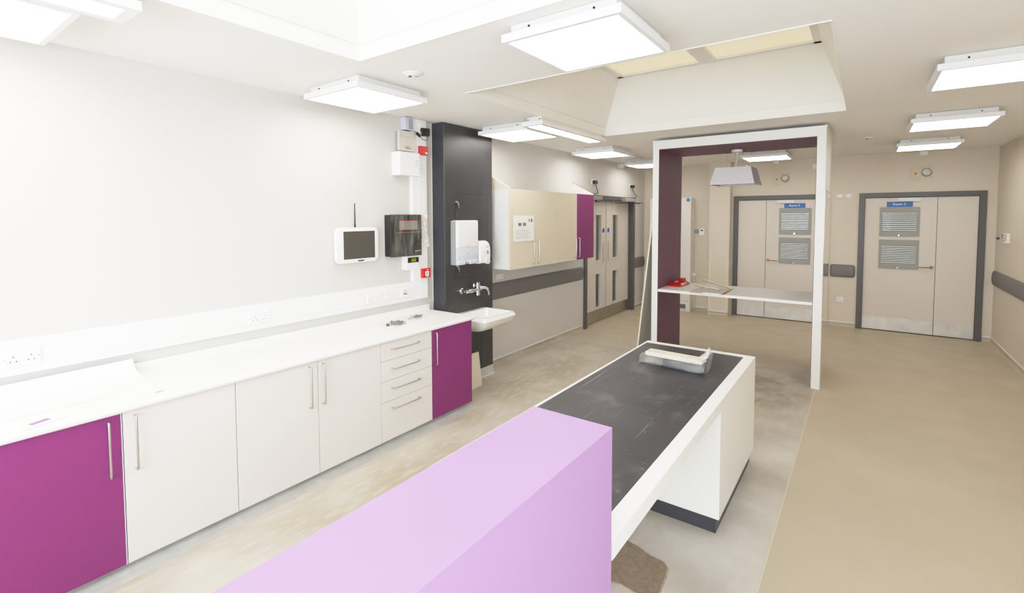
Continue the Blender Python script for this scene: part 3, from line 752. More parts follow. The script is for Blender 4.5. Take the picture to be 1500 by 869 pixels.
# offcut against the column base
t = thing('board_offcut', 'small cream board offcut leaning on the column under the basin', 'board offcut', (.26, 3.75, 0))
bm = bmesh.new()
f = [(.33, 3.52, .0), (.318, 3.948, .0), (.202, 4.03, .32), (.215, 3.62, .335)]
A = [bm.verts.new(p) for p in f]; B = [bm.verts.new((p[0] - .016, p[1], p[2] + (.002 if p[2] < .1 else 0))) for p in f]
bm.faces.new(A); bm.faces.new(B[::-1])
for i in range(4): bm.faces.new((A[i], B[i], B[(i + 1) % 4], A[(i + 1) % 4]))
bmesh.ops.recalc_face_normals(bm, faces=bm.faces)
MB().add(bm).build('board', OFFCUT, t)

# ------------------------------------------------------------------ wall cupboards
XC = .35
WS = [4.41, 4.946, 5.457, 5.983, 6.50]
G = 'wall cupboards left of the double doors'
for i, (mt, hy, lab) in enumerate(((CUPB, 4.864, 'pale wall cupboard with the notice taped on its door'), (CUPB, 4.977, 'pale wall cupboard right of the one with the notice'),
                                   (CUPB, 5.915, 'pale wall cupboard next to the purple one'), (PURPLE, 6.013, 'purple wall cupboard at the far end of the row'))):
    a, b = WS[i], WS[i + 1]
    t = thing('wall_cupboard', lab, 'cupboard', (.17, (a + b) / 2, 1.19), G)
    box(0.002, XC - .02, a + .001, b - .001, 1.19, 2.103).build('carcass', OFFWHITE if i == 0 else CARC, t)
    d = box(XC - .018, XC, a + .0015, b - .0015, 1.188, 2.104, .001, 1).build('door', mt, t)
    dhandle_v(hy, 1.228, 1.492, d, XC)
    if i == 3: d['label'] = 'purple door'
    if i == 0:
        MB().prism([(0.002, 2.104), (XC, 2.104), (XC, 2.112), (.002, 2.292)], 1, a + .001, a + .017).build('sloping_end_panel', CUPB, t)
        MB().prism([(0.002, 2.292), (XC, 2.112), (XC, 2.116), (.002, 2.296)], 1, a + .001, a + .017).build('panel_edge', CREAMEDGE, t)
    if i == 3:
        MB().prism([(0.002, 2.104), (XC, 2.104), (XC, 2.112), (.002, 2.292)], 1, b - .017, b - .001).build('sloping_end_panel', WHITE, t)
        MB().prism([(0.002, 2.292), (XC, 2.112), (XC, 2.121), (.002, 2.301)], 1, b - .017, b - .001).build('panel_edge', WOODRAW, t)
t = thing('notice', 'creased white printed notice taped to the first wall cupboard', 'paper notice', (XC + .004, 4.68, 1.50))
bm = bmesh.new(); V = []
for i in range(19):
    row = []
    for j in range(15):
        u, v = i / 18, j / 14
        row.append(bm.verts.new((XC + .003 + .003 * abs(math.sin(u * 13 + v * 7)) + random.uniform(0, .002), 4.465 + u * .430, 1.505 + v * .300)))
    V.append(row)
for i in range(18):
    for j in range(14): bm.faces.new((V[i][j], V[i + 1][j], V[i + 1][j + 1], V[i][j + 1]))
MB().add(bm).build('sheet', PAPER, t, True)
SW = [mat('swatch_brown', (120, 88, 70), .7), mat('swatch_plum', (96, 58, 66), .7), mat('swatch_tan', (150, 132, 100), .7), mat('swatch_grey', (110, 100, 92), .7)]
for k, (y, z, s) in enumerate(((4.775, 1.728, 2), (4.825, 1.727, 1), (4.565, 1.682, 1), (4.598, 1.682, 0), (4.655, 1.682, 2), (4.688, 1.682, 1))):
    m = MB(); m.box(XC + .0085, XC + .009, y, y + .026, z, z + .038); m.build('printed_swatch', SW[s], t)
m = MB()
for k in range(6): m.box(XC + .0085, XC + .009, 4.51, 4.82 - .03 * (k % 3), 1.54 + k * .018, 1.543 + k * .018)
m.build('printed_lines', GREYTXT, t)
tag(MB().tube([(.004, 4.93, 2.262), (.012, 4.945, 2.235), (.01, 4.957, 2.20), (.006, 4.957, 2.155)], .006, 8).build('tape_strip', TAPE), 'small curled strip of tape on the wall above the wall cupboards', 'tape')
socket2(4.592, 4.742, 1.036, 1.096, 'double socket under the wall cupboards beside the column', x=.001)

# ------------------------------------------------------------------ hand rails
def rail(name, axis, wall, n, a, b, label, z0=.80, z1=1.0, grp='grey wall protection rails', caps=(True, True)):
    # convex D profile running along axis from a to b, fixed on plane `wall`, sticking out by n*.035
    zc, h = (z0 + z1) / 2, (z1 - z0) / 2
    def ring(t, s=1., dep=.036):
        pts = []
        for k in range(15):
            an = -PI / 2 + PI * k / 14
            pts.append((abs(n) * 0 + dep * max(0, math.cos(an)) ** .55, zc + h * s * math.sin(an)))
        R = []
        for d, z in pts + [(0, zc + h * s), (0, zc - h * s)][:0]:
            R.append((wall + n * (d + .001), t, z) if axis == 1 else (t, wall + n * (d + .001), z))
        return R
    t = thing(name, label, 'handrail', (wall, (a + b) / 2, z0) if axis == 1 else ((a + b) / 2, wall, z0), grp)
    MB().loft([ring(a + (.03 if caps[0] else 0)), ring(b - (.03 if caps[1] else 0))]).build('rail', RAIL, t, True)
    for flag, e, s in ((caps[0], a, 1), (caps[1], b, -1)):
        if flag:
            MB().loft([ring(e + s * .03), ring(e + s * .018, .97, .034), ring(e + s * .006, .86, .028), ring(e, .72, .018)]).build('end_cap', RAIL, t, True)
rail('handrail', 1, 0, 1, 4.345, 6.80, 'long grey wall rail between the column and the double doors', .798, 1.0, caps=(False, True))
rail('handrail', 1, 0, 1, 8.90, 9.40, 'short grey wall rail right of the double doors', .79, .99)
rail('handrail', 0, YB, -1, 3.135, 3.468, 'short grey wall rail between the two room doors', .80, 1.005)
rail('handrail', 1, XR, -1, -2.4, 9.40, 'long grey wall rail on the right-hand wall', .82, 1.022)

# ------------------------------------------------------------------ double doors in the left wall
t = thing('door_1', 'double doors with narrow glazed panes in the left wall', 'double door', (0, 7.86, 0), kind='structure')
m = MB()
m.box(-.12, .035, 6.85, 6.925, 0, 2.135, .002, 1); m.box(-.12, .035, 8.80, 8.88, 0, 2.135, .002, 1); m.box(-.12, .035, 6.925, 8.80, 2.065, 2.135, .002, 1)
m.box(-.12, -.03, 6.925, 6.94, 0, 2.065); m.box(-.12, -.03, 8.785, 8.80, 0, 2.065)
m.build('door_frame', FRAME, t)
XD = -.062
def leaf(y0, y1, wy0, wy1, hy, sgn):
    m = MB(); a, b = XD - .044, XD
    Z = [(.25, .82), (1.045, 1.815)]
    m.box(a, b, y0, wy0, .012, 2.058); m.box(a, b, wy1, y1, .012, 2.058)
    for z0, z1 in ((.012, Z[0][0]), (Z[0][1], Z[1][0]), (Z[1][1], 2.058)): m.box(a, b, wy0, wy1, z0, z1)
    L_ = m.build('door_leaf', DOOR, t)
    for z0, z1 in Z:
        m = MB(); w = .022
        for q in ((wy0 - w, wy1 + w, z0 - w, z0 + .004), (wy0 - w, wy1 + w, z1 - .004, z1 + w), (wy0 - w, wy0 + .004, z0, z1), (wy1 - .004, wy1 + w, z0, z1)):
            m.box(b - .03, b + .008, q[0], q[1], q[2], q[3])
        m.build('glazing_bead', DOOR, L_)
        box(XD - .026, XD - .02, wy0, wy1, z0, z1).build('glass_pane', GLASS, L_)
    box(XD, XD + .002, y0 + .006, y1 - .006, .016, .212).build('kick_plate', KICKD, L_)
    m = MB(); m.box(XD, XD + .002, hy - .032, hy + .032, .985, 1.34, .0008, 1); m.build('push_plate', STEEL, L_)
    m = MB(); m.cyl((XD, hy - .0, 1.545), (XD + .003, hy, 1.545), .042, n=24); m.build('fire_door_disc', DISC, L_)
leaf(6.944, 7.795, 7.395, 7.60, 7.70, 1)
leaf(7.802, 8.782, 8.065, 8.30, 7.895, -1)
m = MB(); m.box(XD + .001, XD + .006, 7.79, 7.808, .012, 2.058); m.build('meeting_strip', STEEL, t)
# overhead operators with arms
for k, (a, b, ah, lab) in enumerate(((6.98, 7.285, 7.62, 'door operator over the left leaf, nearest the purple cupboard'), (8.22, 8.72, 7.95, 'door operator over the right leaf of the double doors'))):
    o = thing('door_operator', lab, 'door operator', (.07, (a + b) / 2, 2.05), 'door operators over the double doors')
    box(.036, .115, a, b, 2.052, 2.115, .004).build('housing', GREY, o)
    m = MB()
    p = .5 * (a + b) if k else a + .16
    e1 = (-.01, ah, 2.030)
    m.cyl((.075, p, 2.052), (.075, p, 2.018), .013, n=10)
    m.tube([(.075, p, 2.028), (.16, p + (.30 if k else .42), 2.026)], .007, 8); m.tube([(.16, p + (.30 if k else .42), 2.022), (.03, ah + (0 if k else .2), 2.022)], .007, 8)
    if k: m.tube([(.075, p, 2.032), (.13, 9.02, 2.035)], .006, 8)
    m.build('arm', BLACK, o)
for k, (y0, y1) in enumerate(((7.10, 7.235), (8.645, 8.80))):
    o = thing('plugged_spur', ('left', 'right')[k] + ' white wall plate with black plug and dangling cable above the double doors', 'plug', (.02, (y0 + y1) / 2, 2.30), 'plugs above the double doors')
    box(0.001, .012, y0, y1, 2.305, 2.388, .002).build('faceplate', WPLAST, o)
    box(.012, .06, y0 + .03, y1 - .012, 2.312, 2.368, .005).build('plug', BLACK, o)
    yc = (y0 + y1) / 2
    if k == 0: pts = [(.05, yc + .0, 2.315), (.045, yc + .03, 2.27), (.03, yc + .10, 2.21), (.025, yc + .13, 2.175), (.03, yc + .08, 2.155), (.04, yc - .02, 2.152), (.05, yc - .06, 2.145)]
    else: pts = [(.05, yc - .03, 2.315), (.045, yc + .02, 2.255), (.04, yc + .12, 2.20), (.04, yc + .24, 2.175), (.04, yc + .20, 2.15), (.05, yc + .06, 2.13), (.06, yc - .03, 2.124)]
    m = MB(); m.tube(pts, .006, 8); m.build('cable', BLACK, o, True)

# ------------------------------------------------------------------ room doors in the far wall
def room_door(name, label, fx0, fx1, split, big, word, px0, px1, sx0, sx1, cx0, cx1, rose, lever):
    t = thing(name, label, 'door', ((fx0 + fx1) / 2, YB, 0), kind='structure')
    m = MB(); y0, y1 = YB - .028, YB + .12; w = .075
    m.box(fx0, fx0 + w, y0, y1, 0, 2.14, .002, 1); m.box(fx1 - w, fx1, y0, y1, 0, 2.14, .002, 1); m.box(fx0 + w, fx1 - w, y0, y1, 2.068, 2.14, .002, 1)
    m.box(fx0 + w, fx0 + w + .014, YB + .05, y1, 0, 2.068); m.box(fx1 - w - .014, fx1 - w, YB + .05, y1, 0, 2.068); m.box(fx0 + w, fx1 - w, YB + .05, y1, 2.054, 2.068)
    m.build('door_frame', FRAME, t)
    yl = YB + .004                                   # face of the leaves
    leaves = {}
    for k, (a, b) in enumerate(((fx0 + w + .003, split - .003), (split + .003, fx1 - w - .003))):
        L_ = box(a, b, yl, yl + .044, .014, 2.062, .001, 1).build('door_leaf', DOOR, t); leaves[k] = (L_, a, b)
        box(a + .004, b - .004, yl - .002, yl, .018, .212).build('kick_plate', KICK, L_)
    m = MB(); m.box(split - .003, split + .003, yl + .02, yl + .03, .014, 2.062); m.build('leaf_gap', BLACK, t)
    L_ = leaves[0 if big == 'left' else 1][0]
    for z0, z1, sz0, sz1 in ((1.472, 1.920, 1.552, 1.84), (.976, 1.421, 1.06, 1.33)):
        m = MB(); yo = yl - .012
        i0, i1 = px0 + .036, px1 - .04
        outer = rrect(px0, px1, z0, z1, .018, 4)
        m.prism([(p[0], p[1]) for p in outer], 1, yl - .004, yl)
        for q in ((px0 + .002, px1 - .002, z0 + .002, sz0), (px0 + .002, px1 - .002, sz1, z1 - .002), (px0 + .002, i0, sz0, sz1), (i1, px1 - .002, sz0, sz1)):
            m.box(q[0], q[1], yo, yl - .004, q[2], q[3])
        m.build('vision_frame', PANELGREY, L_)
        box(i0, i1, yl - .0055, yl - .004, sz0, sz1).build('slat_shade_sheet', VOID, L_)  # flat dark sheet stands in for the shade behind the slats
        m = MB(); n = 10
        for k in range(n):
            zz = sz0 + (k + .5) * (sz1 - sz0) / n; hh = (sz1 - sz0) / n * .29
            m.prism([(yl - .0105, zz - hh), (yl - .0065, zz + hh), (yl - .0058, zz + hh), (yl - .0098, zz - hh)], 0, i0, i1)
        m.build('louvre_slats', SLAT, L_)
        box(i0, i1, yo + .0002, yo + .0008, sz0, sz1).build('glass_pane', GLASS, L_)
        m = MB(); m.cyl((.5 * (px0 + px1) - .005, yo, z0 + .018), (.5 * (px0 + px1) - .005, yo - .012, z0 + .018), .010, n=12); m.build('turn_knob', CHROME, L_)
    sg = box(sx0, sx1, yl - .006, yl, 1.9205, 2.0, .001, 1).build('room_sign', BLUE, L_)
    sg['label'] = 'blue sign reading ' + word
    text('sign_lettering', word, .048, face_back((sx0 + sx1) / 2 - .004, yl - .0065, 1.961), WPLAST, L_)
    m = MB(); m.box(cx0, cx1, yl - .045, yl, 2.003, 2.056, .004); m.build('door_closer', OFFWHITE, L_)
    m = MB(); z = 1.02
    m.cyl((rose, yl, z), (rose, yl - .010, z), .026, n=20); m.cyl((rose, yl - .010, z), (rose, yl - .05, z), .010, n=12)
    s = 1 if lever > rose else -1
    m.tube([(rose, yl - .047, z), (rose + s * .02, yl - .05, z), (lever - s * .02, yl - .05, z - .002), (lever, yl - .046, z - .004)], .0095, 10)
    m.build('lever_handle', BRASS, L_, True)
    m = MB(); m.cyl((rose, yl, z - .06), (rose, yl - .006, z - .06), .001, n=8); m.build('keyhole', BRASS, L_)
room_door('door_2', 'Room 4 double door seen through the white portal', 1.662, 3.108, 2.185, 'right', 'Room 4', 2.384, 2.857, 2.457, 2.767, 2.353, 2.608, 2.226, 2.379)
room_door('door_3', 'Room 3 double door right of the white portal', 3.495, 4.952, 4.433, 'left', 'Room 3', 3.759, 4.240, 3.840, 4.151, 3.978, 4.243, 4.388, 4.232)

# plates above the doors, boxes, switches on the far wall
for k, (x0, xw, lab) in enumerate(((4.085, .29, 'call light on bare plaster patch above the Room 3 door'), (2.248, .292, 'call light on bare plaster patch above the Room 4 door, seen through the portal'))):
    t = thing('call_light', lab, 'indicator light', (x0 + xw / 2, YB, 2.30), 'call lights above the room doors')
    m = MB(); m.prism([(x0, 2.305), (x0 + .06, 2.298), (x0 + .16, 2.304), (x0 + xw, 2.30), (x0 + xw - .004, 2.42), (x0 + xw, 2.53), (x0 + .15, 2.534), (x0 + .03, 2.53), (x0 + .002, 2.42)], 1, YB - .004, YB); m.build('plaster_patch', PATCHB, t)
    m = MB(); m.cyl((x0 + .21, YB - .004, 2.425), (x0 + .21, YB - .010, 2.425), .062, n=28); m.build('ring', FRAME, t, True)
    m = MB(); m.ball((x0 + .21, YB - .010, 2.428), .054, (1, .5, 1), 20); m.build('lens', BRASSY, t, True)
    m = MB(); m.cyl((x0 + .083, YB - .004, 2.444), (x0 + .083, YB - .012, 2.444), .013, n=12); m.build('yellow_lamp', YEL, t)
    m = MB(); m.cyl((x0 + .083, YB - .004, 2.412), (x0 + .083, YB - .012, 2.412), .012, n=12); m.build('dark_red_lamp', MAROON, t)
for k, (x0, x1) in enumerate(((4.205, 4.30), (2.28, 2.37))):
    tag(box(x0, x1, YB - .05, YB, 2.675, C, .006).build('wall_sensor', WPLAST), 'small white box at ceiling height above the Room %d door' % (3, 4)[k], 'sensor', 'small white boxes under the ceiling')
tag(box(2.855, 2.93, YB - .04, YB, 2.56, 2.64, .006).build('wall_speaker', WPLAST), 'small white box on the wall just left of the right portal post', 'sensor')
for k, (x0, x1) in enumerate(((3.193, 3.282), (3.311, 3.402))):
    t = thing('light_switch', ('left', 'right')[k] + ' one of the two light switches between the room doors', 'light switch', ((x0 + x1) / 2, YB, 2.07), 'light switches high between the doors')
    box(x0, x1, YB - .01, YB, 2.072, 2.138, .003).build('faceplate', OFFWHITE, t)
    box(x0 + .02, x1 - .02, YB - .013, YB - .01, 2.088, 2.122, .001, 1).build('rocker', WPLAST, t)
# single double socket low on the far wall (faces the room)
t = thing('wall_socket', 'white double socket low on the far wall between the doors', 'socket', (3.281, YB, .39))
box(3.236, 3.326, YB - .009, YB, .395, .474, .003).build('faceplate', WPLAST, t)
m = MB()
for s in (3.262, 3.300):
    for dx, dz in ((0, .0), (-.008, -.014), (.008, -.014)): m.box(s + dx - .002, s + dx + .002, YB - .0096, YB - .009, .43 + dz - .004, .43 + dz + .004)
m.build('pin_hole', FRAME, t)
for s in (3.255, 3.307): box(s - .006, s + .006, YB - .012, YB - .009, .448, .462).build('rocker_switch', WPLAST, t)
t = thing('thermostat', 'white room thermostat with small display on the far wall', 'thermostat', (1.12, YB, 1.43))
box(1.075, 1.168, YB - .025, YB, 1.434, 1.553, .004).build('case', WPLAST, t)
box(1.098, 1.14, YB - .026, YB - .025, 1.508, 1.532).build('display', mat('dark_green_lcd', (60, 78, 60), .3), t)
tag(box(.981, 1.058, YB - .008, YB, 1.456, 1.541, .002).build('steel_plate', GREY), 'grey metal switch plate left of the thermostat', 'switch plate')
# heater case
t = thing('radiator_cover', 'tall pale radiator cover behind the left portal post', 'radiator cover', (.59, 9.33, 0))
box(.20, .978, 9.205, YB - .003, .035, 2.125, .006).build('case', BEIGE, t)
m = MB(); m.box(.22, .96, 9.2035, 9.206, .20, .203); m.build('panel_joint', GREYTXT, t)
m = MB(); m.box(.30, .905, 9.201, 9.206, .04 + .02, .142); m.build('grille_frame', GREY, t)
m = MB()
for k in range(6): m.box(.31, .895, 9.199, 9.2025, .068 + k * .012, .074 + k * .012)
m.build('grille', VOID, t)
box(.21, .97, 9.22, YB - .003, 0, .035).build('plinth', OFFWHITE, t)
m = MB(); m.cyl((.925, 9.205, 2.085), (.925, 9.2035, 2.085), .035, n=24); m.build('blue_sticker', mat('blue_sticker', (70, 140, 195), .5), t)
t = thing('radiator_valve', 'white thermostatic valve beside the tall radiator cover', 'valve', (1.0, 9.38, .64))
m = MB(); m.cyl((.984, 9.36, .70), (1.035, 9.36, .685), .028, .024, n=18); m.build('head', WPLAST, t, True)
m = MB(); m.cyl((1.0, 9.36, .69), (1.0, 9.36, .64), .014, n=12); m.build('body', WPLAST, t, True)
m = MB(); m.tube([(1.0, 9.36, .645), (1.0, 9.37, .3), (1.0, 9.39, .0)], .008, 8); m.build('pipe', OFFWHITE, t, True)

# right wall controls
t = thing('nurse_call_unit', 'white nurse call handset with coloured buttons on the right wall', 'control', (XR, 8.72, 1.43))
box(XR - .03, XR, 8.62, 8.82, 1.432, 1.56, .005).build('case', WPLAST, t)
m = MB()
for k in range(3): m.box(XR - .031, XR - .03, 8.75, 8.80, 1.455 + k * .034, 1.475 + k * .034)
m.build('button', mat('button_grey', (110, 120, 150), .5), t)
m = MB()
for k in range(2): m.box(XR - .031, XR - .03, 8.65, 8.69, 1.47 + k * .04, 1.50 + k * .04)
m.build('orange_button', mat('button_orange', (220, 120, 50), .5), t)
t = thing('pull_cord_plate', 'small steel socket plate left of the white handset', 'wall plate', (XR, 8.99, 1.475))
box(XR - .012, XR, 8.95, 9.04, 1.476, 1.554, .003).build('faceplate', PUTTY, t)
m = MB(); m.cyl((XR - .012, 8.995, 1.53), (XR - .016, 8.995, 1.53), .014, n=12); m.cyl((XR - .012, 8.995, 1.498), (XR - .016, 8.995, 1.498), .012, n=12); m.build('jack', FRAME, t)
tag(MB().cyl((XR, 9.22, 1.48), (XR - .03, 9.22, 1.475), .016, n=12).build('wall_hook', mat('dark_red_brown', (96, 60, 52), .5)), 'tiny dark peg on the right wall near the corner', 'hook')

# ------------------------------------------------------------------ white portal with purple lining in dimmed colour
PX0, PX1, PY0, PY1, PT = 1.463, 3.24, 5.85, 6.76, 2.702
t = thing('display_portal', 'white free-standing portal frame with dimmed purple inner lining', 'portal frame', (2.35, 6.3, 0))
box(PX0, PX0 + .072, PY0, PY1, 0, 2.60, .0015, 1).build('post', WHITE, t)
rp = box(PX1 - .078, PX1, PY0, PY1, 0, 2.60, .0015, 1).build('post', WHITE, t)
box(PX0, PX1, PY0, PY1, 2.60, 2.69, .0015, 1).build('header', WHITE, t)
box(PX0 - .004, PX1 + .008, PY0 - .006, PY1 + .004, 2.69, PT).build('cap_strip', WHITE, t)
o = box(PX0 + .072, PX0 + .076, PY0 + .004, PY1 - .004, .002, 2.60).build('lining_panel', PURPLE_DIM, t); o['label'] = 'dimmed purple inner lining'
o = box(PX1 - .082, PX1 - .078, PY0 + .004, PY1 - .004, .002, 2.60).build('lining_panel', PURPLE_DIM, t); o['label'] = 'dimmed purple inner lining'
o = box(PX0 + .076, PX1 - .082, PY0 + .004, PY1 - .004, 2.596, 2.60).build('soffit_lining', PURPLE_DIM, t); o['label'] = 'dimmed purple soffit lining'
box(PX0 + .0765, PX1 - .0825, PY0 + .002, 6.655, .868, .899, .0015, 1).build('shelf', WHITE, t)
box(PX1 - .10, PX1 - .0825, 6.0, 6.05, .74, .868).build('shelf_bracket', WHITE, t)
CLEAR = mat('clear_cladding', (214, 204, 186), .06, var=.01, coat=1.)
box(PX1, PX1 + .003, PY0 + .02, PY1 + .02, .01, 2.06).build('side_cladding', CLEAR, t)

t = thing('pendant_lamp', 'pale trapezoid pendant shade hung inside the white portal', 'pendant light', (2.28, 6.5, 2.16))
px, py = 2.29, 6.46
m = MB(); m.cyl((px, py, 2.596), (px, py, 2.568), .062, n=28); m.build('ceiling_rose', WPLAST, t, True)
m = MB(); m.tube([(px, py, 2.57), (px + .004, py, 2.5), (px - .012, py, 2.42), (px - .012, py, 2.372)], .005, 8); m.build('flex', WPLAST, t, True)
m = MB()
xa, xb, ya, yb = 2.093, 2.482, 6.24, 6.66
for x, y in ((xa + .05, ya + .04), (xb - .05, ya + .04), (xa + .05, yb - .04), (xb - .05, yb - .04)): m.cyl((x, y, 2.596), (x, y, 2.365), .0011, n=6)
m.build('suspension_wire', STEEL, t)
m = MB()
for x, y in ((xa + .05, ya + .04), (xb - .05, ya + .04), (xa + .05, yb - .04), (xb - .05, yb - .04)): m.cyl((x, y, 2.372), (x, y, 2.39), .005, n=8); m.cyl((x, y, 2.596), (x, y, 2.575), .005, n=8)
m.build('wire_gripper', CHROME, t)
e = .052
lo = [(xa - e, ya - e, 2.168), (xb + e, ya - e, 2.168), (xb + e, yb + e, 2.168), (xa - e, yb + e, 2.168)]
hi = [(xa, ya, 2.372), (xb, ya, 2.372), (xb, yb, 2.372), (xa, yb, 2.372)]
sh = lambda R, d: [(p[0] + (d if p[0] < px else -d), p[1] + (d if p[1] < py else -d), p[2]) for p in R]
m = MB(); m.loft([sh(lo, .006), lo, hi, [(p[0], p[1], p[2] - .006) for p in sh(hi, .006)]], cap=False); m.loft([hi, sh(hi, .05)], cap=False); m.build('lamp_shade', SHADE, t)
box(xa - .03, xb + .03, ya - .03, yb + .03, 2.185, 2.188).build('diffuser', WPLAST, t)

# things on the portal shelf
t = thing('red_tool', 'red stepped plastic tool lying on the portal shelf', 'tool', (1.64, 6.36, .899))
m = MB(); m.loft([[(1.545, 6.19, .8995), (1.715, 6.17, .8995), (1.735, 6.50, .8995), (1.555, 6.52, .8995)], [(1.545, 6.19, .918), (1.715, 6.17, .918), (1.735, 6.50, .918), (1.555, 6.52, .918)],
                  [(1.575, 6.23, .945), (1.695, 6.215, .945), (1.71, 6.47, .945), (1.58, 6.49, .945)]]); m.build('base', REDM, t)
m = MB(); m.loft([[(1.592, 6.35, .944), (1.698, 6.34, .944), (1.706, 6.465, .944), (1.592, 6.478, .944)], [(1.604, 6.365, .968), (1.690, 6.356, .968), (1.697, 6.452, .968), (1.604, 6.462, .968)], [(1.600, 6.36, .971), (1.694, 6.352, .971), (1.701, 6.457, .971), (1.600, 6.467, .971)], [(1.600, 6.36, .984), (1.694, 6.352, .984), (1.701, 6.457, .984), (1.600, 6.467, .984)]]); m.build('top_block', REDM, t)
m = MB(); m.box(1.61, 1.66, 6.25, 6.33, .945, .953, .003); m.cyl((1.635, 6.24, .953), (1.635, 6.34, .953), .008, n=8); m.build('clip', STEEL, t)
m = MB(); m.box(1.700, 1.7255, 6.24, 6.42, .915, .935); m.build('pale_label', OFFCUT, t)
def plank(name, label, a, b, w, h, z, m_, tilt=0., edge=WOODRAW, grp='board offcuts on the portal shelf'):
    a, b = Vector((*a, 0)), Vector((*b, 0)); d = b - a; L_ = d.length; ang = math.atan2(d.y, d.x)
    t = thing(name, label, 'board offcut', (a.x, a.y, z), grp)
    M = Matrix.Translation((a.x, a.y, z)) @ Matrix.Rotation(ang, 4, 'Z') @ Matrix.Rotation(-tilt, 4, 'Y')
    MB().box(0, L_, 0, w, .0004, h, .0008, 1, M).build('board', m_, t)
    MB().box(.004, L_ + .0006, -.0008, w + .0008, h * .12, h * .45, 0, 1, M).build('raw_edge', edge, t)
    return t
t = thing('chipboard_offcut', 'flat grey-faced board with chipped brown edges overhanging the shelf front', 'board offcut', (2.1, 6.03, .899))
bm = bmesh.new()
pts = [(1.925, 5.835), (1.99, 5.83), (2.05, 5.836), (2.12, 5.828), (2.20, 5.832), (2.278, 5.826), (2.286, 6.0), (2.30, 6.24), (2.12, 6.25), (1.96, 6.245), (1.94, 6.05)]
m = MB(); m.prism(pts, 2, .8995, .9115); m.build('board', GREYBOARD, t)
m = MB(); m.box(1.925, 2.075, 5.8245, 5.829, .9005, .9085); m.box(2.2795, 2.2975, 5.83, 6.22, .9005, .909); m.build('chipped_edge', WOODRAW, t)
m = MB(); m.box(2.08, 2.27, 5.8235, 5.8275, .9005, .9085); m.build('white_edge', WPLAST, t)
plank('timber_strip', 'cream board strip with blue tape lying across the grey board', (1.86, 6.28), (2.20, 6.05), .03, .022, .912, OFFCUT)
m = MB(); mtx = Matrix.Translation((2.02, 6.165, .912)) @ Matrix.Rotation(math.atan2(-.23, .34), 4, 'Z')
m.box(0, .03, -.003, .033, -.001, .0235, 0, 1, mtx)
tp = m.build('tape', mat('pale_blue_tape', (186, 214, 220), .6), [o for o in bpy.data.objects if o.name == 'timber_strip'][0])
plank('timber_strip', 'cream board strip with brown edge propped slantwise at the back of the shelf', (1.86, 6.58), (2.295, 6.22), .03, .022, .955, OFFCUT, -.075)

# boards leaning on the left side of the portal
t = thing('leaning_board', 'thin tall grey board leaning against the left side of the portal', 'board', (1.33, 6.35, 0))
bm = bmesh.new()
f0 = [(1.228, 6.0, 0), (1.452, 6.0, 2.05)]; y1 = 6.7
A = [bm.verts.new(p) for p in ((1.228, 6.0, 0), (1.228, y1, 0), (1.452, y1, 2.05), (1.452, 6.0, 2.05))]
B = [bm.verts.new(p) for p in ((1.210, 6.0, .002), (1.210, y1, .002), (1.434, y1, 2.052), (1.434, 6.0, 2.052))]
bm.faces.new(A); bm.faces.new(B[::-1])
for i in range(4): bm.faces.new((A[i], B[i], B[(i + 1) % 4], A[(i + 1) % 4]))
bmesh.ops.recalc_face_normals(bm, faces=bm.faces)
MB().add(bm).build('board', GREYBOARD, t)
bm = bmesh.new()
A = [bm.verts.new(p) for p in ((1.229, 5.998, 0), (1.4525, 5.998, 2.05), (1.4335, 5.998, 2.052), (1.209, 5.998, .002))]
B = [bm.verts.new(p) for p in ((1.229, 6.001, 0), (1.4525, 6.001, 2.05), (1.4335, 6.001, 2.052), (1.209, 6.001, .002))]
bm.faces.new(A); bm.faces.new(B[::-1])
for i in range(4): bm.faces.new((A[i], B[i], B[(i + 1) % 4], A[(i + 1) % 4]))
bmesh.ops.recalc_face_normals(bm, faces=bm.faces)
MB().add(bm).build('edge_band', CREAMEDGE, t)

# ------------------------------------------------------------------ desk, lilac upstand
KX0, KX1, KY0, KY1, KZ = 2.155, 2.957, 1.386, 3.858, .774
t = thing('reception_desk', 'white desk with scratched dark inset top and open knee space', 'desk', (2.65, 2.4, 0))
m = MB()
m.box(KX0, KX1, KY0, KY1, KZ - .062, KZ - .002)
m.box(KX0, 2.171, KY0, KY1, KZ - .002, KZ); m.box(2.890, KX1, KY0, KY1, KZ - .002, KZ); m.box(2.171, 2.890, 3.797, KY1, KZ - .002, KZ)
m.build('tabletop', WHITE, t)
o = box(2.171, 2.890, KY0, 3.797, KZ - .003, KZ - .0004).build('dark_inlay', DESKTOP, t); o['label'] = 'scratched dark grey writing surface'
box(KX0 + .01, KX1, 2.817, KY1, .095, KZ - .062).build('pedestal', WHITE, t)
box(KX0 + .03, KX1 - .021, 2.838, KY1 - .02, 0, .095).build('plinth', PLINTH, t)
box(KX0 + .01, KX0 + .03, KY0, 2.817, .0, KZ - .062).build('modesty_panel', WHITE, t)
t = thing('counter_upstand', 'lilac box counter rising in front of the desk', 'counter', (2.81, .4, 0))
box(2.667, 2.957, -.5, 1.38, 0, 1.144, .0015, 2).build('lilac_casing', LILAC, t)

